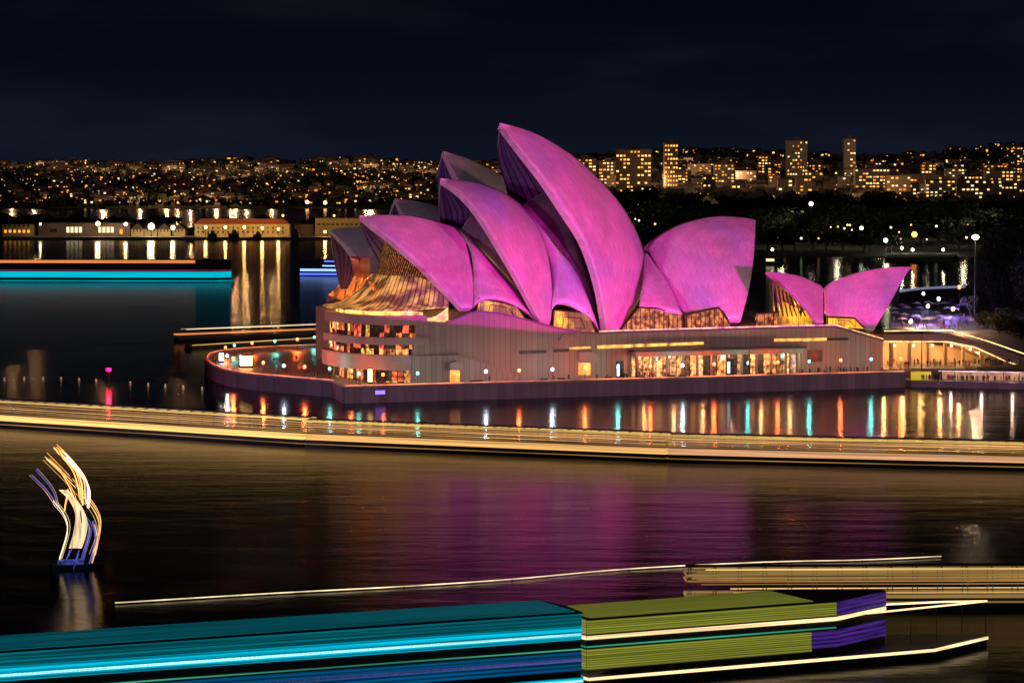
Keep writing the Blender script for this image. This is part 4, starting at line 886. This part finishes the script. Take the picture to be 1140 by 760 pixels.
for k in range(46):
    lft = k < 20; px = random.uniform(0, 560) if lft else random.uniform(640, 1150); D = random.uniform(5200, 6700) if lft else random.uniform(3000, 5200)
    q = lamp('hill_fill', 'POINT', ((px-570)/F*D, D-40, zt(px, D)+random.uniform(14, 30)), 1.1e5 if lft else 0.6e5, (1, .52, .22), shadow_soft_size=2); q['kind'] = 'structure'  # added fill so the walls on the far hills show
# ------ naval yard
def yb(name, x0, x1, ytop, D, dpt, label, wm_, roof=None, gable=0):
    X0, X1 = (x0-570)/F*D, (x1-570)/F*D; hh = 55+(YH-ytop)*D/F-2.4; t = thing(name, label, 'building', ((X0+X1)/2, D, 2.4)); w = X1-X0
    hw = hh-gable
    part(MB().box(-w/2, w/2, 0, dpt, 0, hw), 'wall', wm_, t)
    if gable: part(MB().wallprism([(-w/2-.6, hw+.01), (w/2+.6, hw+.01), (w/2-5 if gable < 5 else 0, hw+gable), (-w/2+5 if gable < 5 else 0, hw+gable)] if gable < 5 else [(-w/2-.6, hw+.01), (w/2+.6, hw+.01), (0, hh)], -.6, dpt+.6), 'roof', roof or roofm, t)
    else: part(MB().box(-w/2-.4, w/2+.4, -.4, dpt+.4, hw+.01, hw+.6), 'roof', roof or roofm, t)
    return t, w, hh
cream = mat('cream_wall', (.55, .45, .26), .8, var=.15, scale=.2); brown = mat('shed_wall', (.20, .14, .13), .8, var=.15, scale=.1); redroof = mat('red_roof', (.22, .05, .03), .8)
def wins(t, xs, z, w, hh, m_, name='window'):
    for x in xs: part(MB().box(x-w/2, x+w/2, -.25, -.02, z, z+hh), name, m_, t)
darkw = mat('dark_pane', (.02, .02, .02), .3)
t, w, hh = yb('office_building', 3, 38, 250, 2640, 25, 'small cream office at the left end of the naval yard', cream); wins(t, [-11+4*k for k in range(6)], 3, 2, 2.4, winm[1]); wins(t, [-11+4*k for k in range(6)], 8, 1.6, 1.6, darkw)
t, w, hh = yb('warehouse', 43, 144, 248.5, 2640, 40, 'long dim brown warehouse with two groups of lit windows', brown); wins(t, [-w/2+25.5+3.6*k for k in range(4)], 3, 2.6, 5, winm[4]); wins(t, [-w/2+53+3.6*k for k in range(4)], 3, 2.6, 5, winm[4]); wins(t, [w/2-7], 2, 2.4, 4, winm[1]); wins(t, [-w/2+13], 3.4, 6, 3, darkw, 'vent')
for k, x in enumerate((146, 161, 176, 192)):
    t, w, hh = yb('gabled_shed', x, x+14, 248.5, 2645, 22, f'{["first", "second", "third", "fourth"][k]} of four pale gabled sheds beside the dazzling lamp, from the left', cream, gable=5.2); wins(t, [-3, 0, 3], 3.5, 1.1, 2.2, darkw)
t, w, hh = yb('barracks', 217, 322, 243.5, 2640, 20, 'long cream two storey barracks with a red hipped roof, floodlit', cream, redroof, 4.6); wins(t, [-w/2+3+4.3*k for k in range(18)], 2.6, 1.3, 2, darkw); wins(t, [-w/2+3+4.3*k for k in range(18)], 6.3, 1.3, 1.6, darkw)
t, w, hh = yb('store_building', 328, 349, 250, 2660, 15, 'dim low store between the barracks and the yellow block', brown)
t, w, hh = yb('yellow_block', 351, 404, 243, 2655, 20, 'flat roofed yellow block at the right end of the naval yard', cream); wins(t, [-w/2+3+4.1*k for k in range(10)], 9.3, 2.6, 1.4, darkw)
t, w, hh = yb('quay_shed', 405, 432, 252, 2670, 15, 'low dim shed partly behind the front shell', brown)
for px, y, r, es, en, lab in ((45, 249.5, 1.0, 22, 9e3, 'floodlight above the left end of the brown warehouse'), (109, 249, 1.9, 40, 3e4, 'big warm floodlight over the warehouse middle'), (140, 249.5, 1.6, 26, 1.6e4, 'floodlight at the right end of the warehouse'), (168.5, 252, 2.7, 60, 6e4, 'dazzling white floodlight, brightest of the naval yard'), (192.5, 253.5, 1.8, 40, 3.4e4, 'floodlight in front of the gabled sheds'),
                          (229, 253, 1.3, 24, 2.4e4, 'wall floodlight at the left of the barracks'), (251, 253, 1.3, 24, 2.4e4, 'second wall floodlight from the left on the barracks'), (272, 253, 1.3, 24, 2.4e4, 'third wall floodlight from the left on the barracks'), (292, 254, 1.2, 22, 3e4, 'fourth wall floodlight from the left on the barracks'), (310, 255, 1.2, 22, 3.4e4, 'rightmost wall floodlight on the barracks'),
                          (315, 240, 1.0, 14, 0, 'tall post with a white lamp right of the red roof'), (372, 240, 1.0, 10, 0, 'white lamp post above the yellow block'), (362, 258, 1.2, 12, 3e4, 'low lamp before the left of the yellow block'), (385, 258, 1.2, 12, 3e4, 'low lamp before the right of the yellow block')):
    far_lamp(px, y, 2625, lab, (1, .72, .36) if px < 200 else (1, .55, .16), r, es*.35, en=en, ht=2.4)
shipm = mat('ship_grey', (.10, .11, .12), .6)
def small_ship(px, L, hgt, label, name='patrol_boat', Y=2590, lit=None):
    t = thing(name, label, 'boat', ((px-570)/F*Y, Y, 0)); l2 = L/2
    part(MB().prism([(-l2, -2.5), (l2*.6, -3), (l2, 0), (l2*.6, 3), (-l2, 2.5)], -.6, 2.2), 'hull', shipm, t)
    part(MB().box(-l2*.45, l2*.25, -2, 2, 2.21, 2.21+hgt*.35), 'cabin', shipm, t); part(MB().box(-l2*.2, l2*.1, -1.5, 1.5, 2.22+hgt*.35, 2.2+hgt*.6), 'bridge', shipm, t)
    part(MB().tube([(-l2*.1, 0, 2.2+hgt*.6), (-l2*.1, 0, 2.2+hgt)], .2, 5), 'mast', darkm, t); return t
small_ship(238, 22, 10, 'dark moored boat in front of the barracks left end'); small_ship(262, 26, 11, 'dark moored boat in front of the barracks middle'); small_ship(288, 20, 8, 'dark moored boat in front of the barracks right end'); small_ship(330, 18, 12, 'dark moored boat left of the yellow block')
t = small_ship(858, 14, 7, 'small lit launch on the cove right of the broad shell', 'launch', 1870); part(MB().box(-3, 2, -2.2, -2.02, 2.4, 4), 'cabin_window', winm[4], t); part(MB().ball((1, 0, 9.6), .8, 6, 4), 'mast_light', mat('launch_light', emit=(1, .85, .5), es=12), t)

# ============================================================ FERRIES AND BOATS, many of them made up around light trails
hullm = mat('dark_hull', (.012, .014, .02), .35); cabm = mat('ferry_cabin', (.06, .055, .05), .5); deckm = mat('ferry_deck', (.05, .05, .055), .6)
def led(name, c, es, streak=.8, sc=.35, rows=0, axis=2):
    """lit band with long uneven streaks along the vessel; rows > 0 adds fine horizontal tube rows"""
    if name in MATS: return MATS[name]
    m = bpy.data.materials.new(name); m.use_nodes = True; t = m.node_tree; b = t.nodes['Principled BSDF']; l = t.links.new
    b.inputs['Base Color'].default_value = (.03, .03, .03, 1); b.inputs['Emission Color'].default_value = (*c, 1)
    tc_ = N(t, 'ShaderNodeTexCoord'); mp_ = N(t, 'ShaderNodeMapping'); mp_.inputs['Scale'].default_value = (.025, .3 if axis == 2 else 2.2, 3.2); l(tc_.outputs['Object'], mp_.inputs[0])
    no = N(t, 'ShaderNodeTexNoise'); no.inputs['Scale'].default_value = 1.2; no.inputs['Detail'].default_value = 4; l(mp_.outputs[0], no.inputs['Vector'])
    r = N(t, 'ShaderNodeMapRange'); r.inputs[1].default_value = .35; r.inputs[2].default_value = .68; r.inputs[3].default_value = es*(1-streak); r.inputs[4].default_value = es*(1+streak); l(no.outputs[0], r.inputs[0]); o_ = r.outputs[0]
    if rows:
        s_ = N(t, 'ShaderNodeSeparateXYZ'); l(tc_.outputs['Object'], s_.inputs[0]); d = N(t, 'ShaderNodeMath', operation='MULTIPLY'); d.inputs[1].default_value = rows; l(s_.outputs[axis], d.inputs[0])
        f = N(t, 'ShaderNodeMath', operation='FRACT'); l(d.outputs[0], f.inputs[0]); g_ = N(t, 'ShaderNodeMapRange'); g_.inputs[1].default_value = .25; g_.inputs[2].default_value = .6; g_.inputs[3].default_value = .45; l(f.outputs[0], g_.inputs[0])
        m2 = N(t, 'ShaderNodeMath', operation='MULTIPLY'); l(o_, m2.inputs[0]); l(g_.outputs[0], m2.inputs[1]); o_ = m2.outputs[0]
    l(o_, b.inputs['Emission Strength']); MATS[name] = m; return m
def ferry(name, p0, p1, Wd, H, label, strips, group=None, cat='ferry', hull_h=1.3, roofc=None, bowlen=7, wheel=True, roofled=None, cabc=None, cabcut=0, open_z=None, bowrail=0):
    """p0, p1: water line ends of the side that faces us; strips: (part name, z0, z1, material, start, end) along the length 0..1"""
    p0, p1 = Vec(p0), Vec(p1); d = p1-p0; L = d.length; rz = math.atan2(d.y, d.x); n = Vec((-d.y, d.x, 0)).normalized()
    t = thing(name, label, cat, (p0+p1)/2+n*Wd/2, rz, group); l2, w2 = L/2, Wd/2
    pl = [(-l2, -w2*.85), (-l2+bowlen*.3, -w2), (l2-bowlen, -w2), (l2, -.3), (l2, .3), (l2-bowlen, w2), (-l2+bowlen*.3, w2), (-l2, w2*.85)]
    part(MB().prism(pl, -.6, hull_h), 'hull', hullm, t)
    cab = [(-l2+.02, -w2+.5), (l2-cabcut-bowlen, -w2+.5), (l2-cabcut-bowlen*.12, -.4), (l2-cabcut-bowlen*.12, .4), (l2-cabcut-bowlen, w2-.5), (-l2+.02, w2-.5)]
    part(MB().prism(cab, hull_h+.01, (open_z or H-.35)), 'cabin', cabc or cabm, t)
    if open_z:  # open deck shaped so the bands read as a see-through light trail
        part(MB().box(-l2+.02, l2-.1, -w2*.35, w2*.35, H-.16, H), 'roof', roofc or deckm, t); mb = MB(); k = 0
        while -l2+.5+k*3.2 < l2-.4:
            x = -l2+.5+k*3.2; k += 1
            for y in (-w2+.55, w2-.55): mb.box(x-.05, x+.05, y-.05, y+.05, open_z, H-.17)
            mb.box(x-.05, x+.05, -w2+.5, w2-.5, H-.26, H-.165)
        mb.box(-l2+.3, l2-.4, -.06, .06, H-.27, H-.17)
        part(mb, 'deck_frame', deckm, t)
    else: part(MB().prism([(x*1.003, y*1.06) for x, y in cab], H-.14, H), 'roof', roofc or deckm, t); part(MB().prism(cab, H-.345, H-.145), 'roof_edge', cabc or cabm, t)
    if bowrail:
        mb = MB(); x0 = l2-cabcut-bowlen*.5; mb.tube([(x0, -w2*.55, bowrail), (l2-5, -1.2, bowrail-.05), (l2+.2, 0, bowrail-.15)], .11, 5); mb.tube([(x0, w2*.55, bowrail), (l2-5, 1.2, bowrail-.05), (l2+.2, 0, bowrail-.15)], .11, 5)
        part(mb, 'bow_rail_glow', WWL, t); mb = MB()
        for x, y in ((l2-12, 2.2), (l2-8, 1.6), (l2-4, .9), (l2, 0)): mb.tube([(x, -y, hull_h), (x, -y, bowrail-.1)], .05, 4)
        part(mb, 'bow_rail_post', deckm, t)
    if wheel:
        part(MB().box(l2-bowlen-6, l2-bowlen-2, -1.6, 1.6, H+.01, H+.9), 'wheelhouse', cabm, t)
    if roofled: part(MB().box(-l2+.6, -l2+L*roofled[1], -w2+.9, w2-.9, H+.02, H+.1), 'roof_bands', roofled[0], t)
    for nm, z0, z1, m_, a, c in strips:
        xa, xc = -l2+.02+(L-bowlen-.4)*max(0, a), -l2+.35+(L-bowlen-.4)*c; off = .12+.02*(hash(nm) % 3)*0
        y = w2-.5 if z0 > hull_h else w2
        cc = cabcut if z0 > hull_h else 0; xe = l2-cc-bowlen; xc = min(xc, xe)
        for sd in (-1, 1):
            mb = MB(); mb.box(xa, min(xc, xe), min(sd*(y+.02), sd*(y+.14)), max(sd*(y+.02), sd*(y+.14)), z0, z1)
            if c >= 1: mb.prism([(xe+.01, sd*(y+.02)), (l2-cc-bowlen*(.12 if z0 > hull_h else 0), sd*.45), (l2-cc-bowlen*(.12 if z0 > hull_h else 0), sd*.6), (xe+.01, sd*(y+.14))][::sd], z0, z1)
            if sd == 1 and a <= 0: mb.box(-l2-.12, -l2-.02, -y, y, z0, z1)
            part(mb, nm, m_, t)
    return t
YL = led('yellow_trail', (1, .56, .16), 1.4, .5); YL2 = led('yellow_trail_soft', (1, .52, .16), .95, .5); YL3 = led('rose_trail', (1, .50, .24), .72, .5); YT = led('yellow_edge_trail', (1, .62, .18), .75, .6); YD = led('amber_trail', (1, .50, .13), .27, .8)  # light trail colours, laid on the hulls as glowing bands
RL = [led('rail_light_%d' % k, c, e, .9) for k, (c, e) in enumerate((((1, .55, .16), .55), ((1, .45, .12), .35), ((1, .60, .25), .7)))]  # thin streaks of the light trails
def wl(x):
    return lin(x, [(-120, 466), (0, 479), (285, 494), (570, 508), (855, 517), (1140, 523), (1260, 526)])
for x0, x1, lab in ((-95, 338, 'yellow light trail shaped as a long low ferry, leftmost of three in line'), (339, 742, 'yellow light trail shaped as a long low ferry, middle of three in line'), (743.5, 1225, 'yellow light trail shaped as a long low ferry, rightmost of three in line')):
    dd = 0 if x0 < 300 else (.2 if x0 < 700 else .3)
    ferry('ferry', onz(x0, wl(x0)), onz(x1, wl(x1)), 5.2, 5.9-dd*2, lab, [('hull_band', .45, .65, YD, 0, 1), ('deck_band', 1.3, 2.5, YL if x0 < 300 else (YL2 if x0 < 700 else YL3), 0, 1.02), ('rail_light', 2.75, 2.95, YD, 0, 1), ('rail_light', 3.15, 3.27, RL[0], 0, 1), ('rail_light', 3.5, 3.7, RL[1], 0, 1), ('rail_light', 3.95-dd*.4, 4.07-dd*.4, RL[2], 0, 1), ('rail_light', 4.3-dd, 4.55-dd, RL[1], 0, 1), ('rail_light', 4.8-dd*1.5, 4.9-dd*1.5, RL[0], 0, 1), ('roof_light', 5.25-2*dd, 5.6-2*dd, YT, 0, 1)], 'yellow light trails shaped as ferries', open_z=2.6, hull_h=1.0, bowlen=.5, wheel=False)  # one yellow light trail, laid out as three made-up ferries
# ferry far left and blue one by the shells
ORL = led('orange_roof_light', (1, .30, .08), .85, .25); CY = led('turquoise_band', (.0, .58, .75), .85, .25); PU = led('magenta_line', (.7, .05, .3), .5, .3)
ferry('ferry', onz(-40, 313), onz(258, 313.5), 14, 11.2, 'large dark ferry with an orange roof line and turquoise band, far left', [('roof_light', 9.5, 11, ORL, -.02, .93), ('side_band', 2.0, 5.1, CY, -.02, 1.02), ('thin_light', 5.6, 5.9, PU, -.02, 1.0), ('waterline_glow', .25, .6, CY, 0, 1.0)], bowlen=10, hull_h=1.6)  # lowest strip paints the turquoise reflection on the water
BLU = led('blue_band', (.10, .18, 1), 1.5, .3); BLW = led('pale_blue_band', (.35, .55, 1), 1.6, .3)
ferry('ferry', onz(334, 307), onz(440, 308), 10, 8.8, 'blue lit ferry passing behind the leftmost shell', [('roof_light', 7.6, 8.5, BLU, .28, 1), ('upper_light', 5.2, 5.9, BLW, .26, 1), ('deck_band', 2.6, 3.9, BLW, 0, 1), ('waterline_glow', .5, 1.55, BLU, 0, 1)], bowlen=5, wheel=False, hull_h=1.0)
WL = led('warm_white_line', (1, .72, .45), 1.0, .5)
ferry('ferry', onz(200, 381), onz(372, 374), 4, 4.6, 'warm light trail shaped as a slim ferry behind the promenade point', [('roof_light', 4.05, 4.35, WL, .05, 1), ('deck_band', 2.3, 2.75, ORL, .0, 1)], open_z=1.5, hull_h=.8, bowlen=4, wheel=False)  # lines of a light trail, with a slim hull added under them
ferry('trail_hull', onz(212, 389), onz(366, 379.5), 3, 1.5, 'pale light trail shaped as a low tour boat behind the promenade lamps', [('side_band', 1.15, 1.4, YT, .02, 1)], bowlen=4, wheel=False, hull_h=.6, cat='boat')  # single light trail line on an added low hull
# foreground light trails, shaped as two made-up party boats with glowing panels
TEAL = led('teal_panel', (.0, .30, .38), .42, .6, rows=2.6); CYB = led('cyan_band', (.0, .50, .72), .9, .5, rows=1.7); CYW = led('cyan_white_line', (.45, .95, 1), 1.5, .4); BLD = led('deep_blue_panel', (.0, .16, .42), .38, .6, rows=2.3); VIO = led('violet_line', (.22, .10, .60), .65, .5)
GRN = led('green_line', (.10, .75, .45), .5, .6); OLV = led('yellow_green_panel', (.42, .44, .05), .52, .4, rows=4.2); WWL = led('warm_white_edge', (1, .70, .35), 1.6, .5); PUR = led('purple_panel', (.10, .03, .35), .5, .6, rows=2)
roof_t = led('teal_roof', (.0, .26, .34), .30, .7, rows=1.1, axis=1); roof_o = led('olive_roof', (.40, .42, .05), .34, .45, rows=1.6, axis=1)
def lim(x): return onz(x, lin(x, [(-80, 824), (0, 818), (320, 792), (650, 766), (1140, 724), (1400, 702)]))
ferry('trail_boat', lim(-75), lim(654.6), 11, 8.2, 'turquoise, cyan and blue light trail shaped as a large party boat along the bottom left', [('top_panel', 6.75, 8.1, TEAL, -.02, 1.02), ('cyan_band', 5.25, 6.7, CYB, -.02, 1.02), ('white_line', 5.7, 5.95, CYW, -.02, 1.0), ('green_line', 4.15, 4.28, GRN, .2, 1), ('blue_panel', 1.9, 3.95, BLD, -.02, 1.02), ('violet_line', 2.9, 3.25, VIO, .35, 1), ('low_band', .2, 1.25, CYB, -.02, 1.02), ('low_line', .75, 1.0, CYW, .5, 1.0)], bowlen=.6, roofled=(roof_t, .985), wheel=False)
ferry('trail_boat', lim(655.4), lim(1128), 11, 7.4, 'yellow-green hatched light trail with white edges shaped as a party boat, bottom right', [('top_panel', 5.75, 7.3, OLV, -.02, .72), ('top_panel', 5.75, 7.3, PUR, .725, 1), ('edge_glow', 5.15, 5.55, WWL, -.02, 1.0), ('green_line', 4.3, 4.45, GRN, 0, .9), ('side_panel', 1.9, 4.1, OLV, -.02, .635), ('purple_panel', 2.2, 4.1, PUR, .64, 1), ('low_edge_glow', .8, 1.12, WWL, 0, 1.06)], bowlen=11, cabcut=13, roofled=(roof_o, .52), wheel=False, bowrail=5.35)
BRN = led('brown_amber_band', (.60, .36, .10), .42, .5); BRE = led('bright_amber_line', (1, .62, .22), 1.0, .5)
ferry('ferry', onz(765, 680), onz(1290, 678), 5, 5.5, 'dull amber light trail shaped as a ferry, behind the bottom right hatched trail', [('roof_light', 5.1, 5.3, BRE, .04, 1), ('rail_light', 4.75, 4.95, BRN, .02, 1), ('rail_light', 4.35, 4.6, BRN, 0, 1), ('rail_light', 4.0, 4.2, BRN, .01, 1), ('rail_light', 3.6, 3.85, RL[1], 0, 1), ('rail_light', 3.25, 3.4, BRN, .03, 1), ('deck_band', 1.5, 2.0, BRN, 0, 1), ('deck_band', 2.15, 2.3, BRE, .1, 1), ('hull_band', .9, 1.1, BRN, .2, 1)], bowlen=.5, open_z=1.4, hull_h=.8, wheel=False)  # amber light trail built up from bands on a made-up ferry
# thin light trail, built as a made-up glowing rope with floats
LN = thing('trail_rope', 'thin pale light trail shaped as a floating rope across the dark water', 'light trail', onz(128, 672.5)); o0 = onz(128, 672.5)
pts = [onz(x, y, 0)-o0 for x, y in smooth_px([(128, 672.5), (300, 662), (450, 654), (570, 646), (700, 634.5), (850, 627), (960, 624.5), (1048, 620.5)])]
part(MB().tube([p+Vec((0, 0, .22)) for p in pts], .085, 5), 'rope', mat('trail_rope_glow', emit=(1, .80, .45), es=1.1, evar=.5, scale=.2), LN)
for p in pts[::6]: part(MB().ball(p+Vec((0, 0, .05)), .16, 8, 5), 'float', darkm, LN)
# red beacon and the boom of small floats
p = onz(121, 428); t = thing('beacon', 'navigation beacon with a glowing red lamp standing in the water', 'beacon', p)
part(MB().tube([(0, 0, -1), (0, 0, 2.2), (0, 0, 3.6)], [.35, .28, .12], 8), 'post', darkm, t); part(MB().tube([(0, 0, 3.6), (0, 0, 4.3)], [.6, .6], 8), 'lantern', mat('red_lantern', emit=(1, .0, .02), es=45), t); q = lamp('beacon_bulb', 'POINT', (0, 0, 0), 2500, (1, .01, .03), shadow_soft_size=.4); q.parent = t; q.location = (0, 0, 5.2); q['kind'] = 'structure'
for k, (x, y) in enumerate([(5, 424), (27, 423), (48, 423), (68, 423.5), (88, 424.5), (107, 425.5), (145, 428.5), (165, 430), (184, 431.5), (204, 433), (225, 434.5)]):
    p = onz(x, y); t = thing('marker_float', f'small pale marker float, {ORD[k]} from the left in the line past the beacon', 'float', p, 0, 'marker floats')
    part(MB().ball((0, 0, .15), .34, 8, 5), 'float', mat('float_white', (.7, .7, .6), .6), t); part(MB().ball((0, 0, .75), .16, 6, 4), 'light', mat('float_light', emit=(1, .75, .35), es=1.2), t)
# swirling light trail, built as a made-up boat with curved glowing strings
b0 = onz(84, 632); SB = thing('swirl_boat', 'swirling light trail shaped as a small boat with strings of orange, white and blue lights', 'boat', b0, R(-70)+math.pi/2)
Db = b0.y; inv = Matrix.Rotation(-(R(-70)+math.pi/2), 3, 'Z')
def sp(x, y, dy=0): q = atD(x, y, Db+dy)-b0; return inv @ q
part(MB().prism([(-3.5, -1.1), (1.5, -1.2), (4, 0), (1.5, 1.2), (-3.5, 1.1)], -.4, .6), 'hull', mat('boat_hull', (.03, .035, .08), .4), SB)
part(MB().box(-2.4, 1.0, -.8, .8, .61, 1.2), 'cabin', mat('boat_cabin', (.05, .06, .12), .4, emit=(.1, .15, .8), es=.25, evar=.9, scale=1.5), SB)
part(MB().tube([sp(84, 622), sp(92, 585), sp(86, 545), sp(64, 500)], [.16, .14, .1, .06], 6), 'mast', darkm, SB)
cs = led('sail_glow', (1, .80, .52), .75, .3)
sailL = [sp(x, y, .4) for x, y in smooth_px([(66, 545), (77, 556), (84, 572), (82, 592), (77, 610)])]; sailR = [sp(x, y, -1) for x, y in smooth_px([(76, 545), (90, 562), (97.5, 580), (95, 598), (91, 610)])]
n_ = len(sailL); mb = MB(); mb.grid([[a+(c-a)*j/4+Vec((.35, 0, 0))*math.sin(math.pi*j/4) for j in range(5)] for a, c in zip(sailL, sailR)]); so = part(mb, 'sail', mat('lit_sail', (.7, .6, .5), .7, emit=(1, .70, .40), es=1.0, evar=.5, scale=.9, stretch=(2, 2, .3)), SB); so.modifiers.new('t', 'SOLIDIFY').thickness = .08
OS = mat('orange_string', emit=(1, .36, .09), es=2.2, evar=.3, scale=.3); WS = mat('white_string', emit=(1, .72, .45), es=2.6); BS = mat('blue_string', emit=(.12, .16, .75), es=.7); GS = mat('gold_string', emit=(1, .65, .2), es=1.2)
for px_, m_, r, dy in (([(73, 509), (90, 527), (99, 545), (98, 565)], WS, .26, 0), ([(60, 498), (78, 516), (90, 535), (92, 562)], OS, .18, .5), ([(63, 502), (80, 522), (87, 543), (88, 560)], OS, .14, 1), ([(52, 511), (68, 526), (80, 548), (84, 562)], OS, .11, -.5), ([(50, 508), (72, 530), (96, 556), (108, 575), (110, 592), (104, 622)], GS, .09, 0), ([(57, 514), (80, 535), (102, 560), (112, 580), (108, 602), (101, 621)], GS, .07, 1),
                     ([(59, 557), (71, 572), (75, 590), (66, 622)], WS, .09, .5), ([(35, 528), (52, 545), (62, 560)], BS, .10, 0), ([(40, 523), (58, 545), (64, 565)], BS, .07, .6), ([(95, 578), (100, 592), (90, 628)], BS, .13, 0), ([(103, 580), (106, 600), (99, 628)], BS, .13, .5), ([(78, 612), (74, 622), (68, 632)], BS, .13, .5), ([(88, 612), (84, 624), (80, 632)], BS, .12, -.5), ([(76, 548), (73, 562), (72, 568)], OS, .12, 0), ([(68, 500), (82, 515), (94, 530)], OS, .16, 1)):
    for q_ in range(3):
        ox, oy, od = random.uniform(-3.5, 3.5)*(q_ > 0), random.uniform(-5, 5)*(q_ > 0), random.uniform(-.8, .8)*(q_ > 0)
        part(MB().tube([sp(x+ox, y+oy, dy+od) for x, y in smooth_px(px_)], r*(.62 if q_ == 0 else random.uniform(.16, .34)), 5), 'trail_string', m_ if q_ < 2 else random.choice((OS, GS, BS, m_)), SB)
print('objects', len(bpy.data.objects))
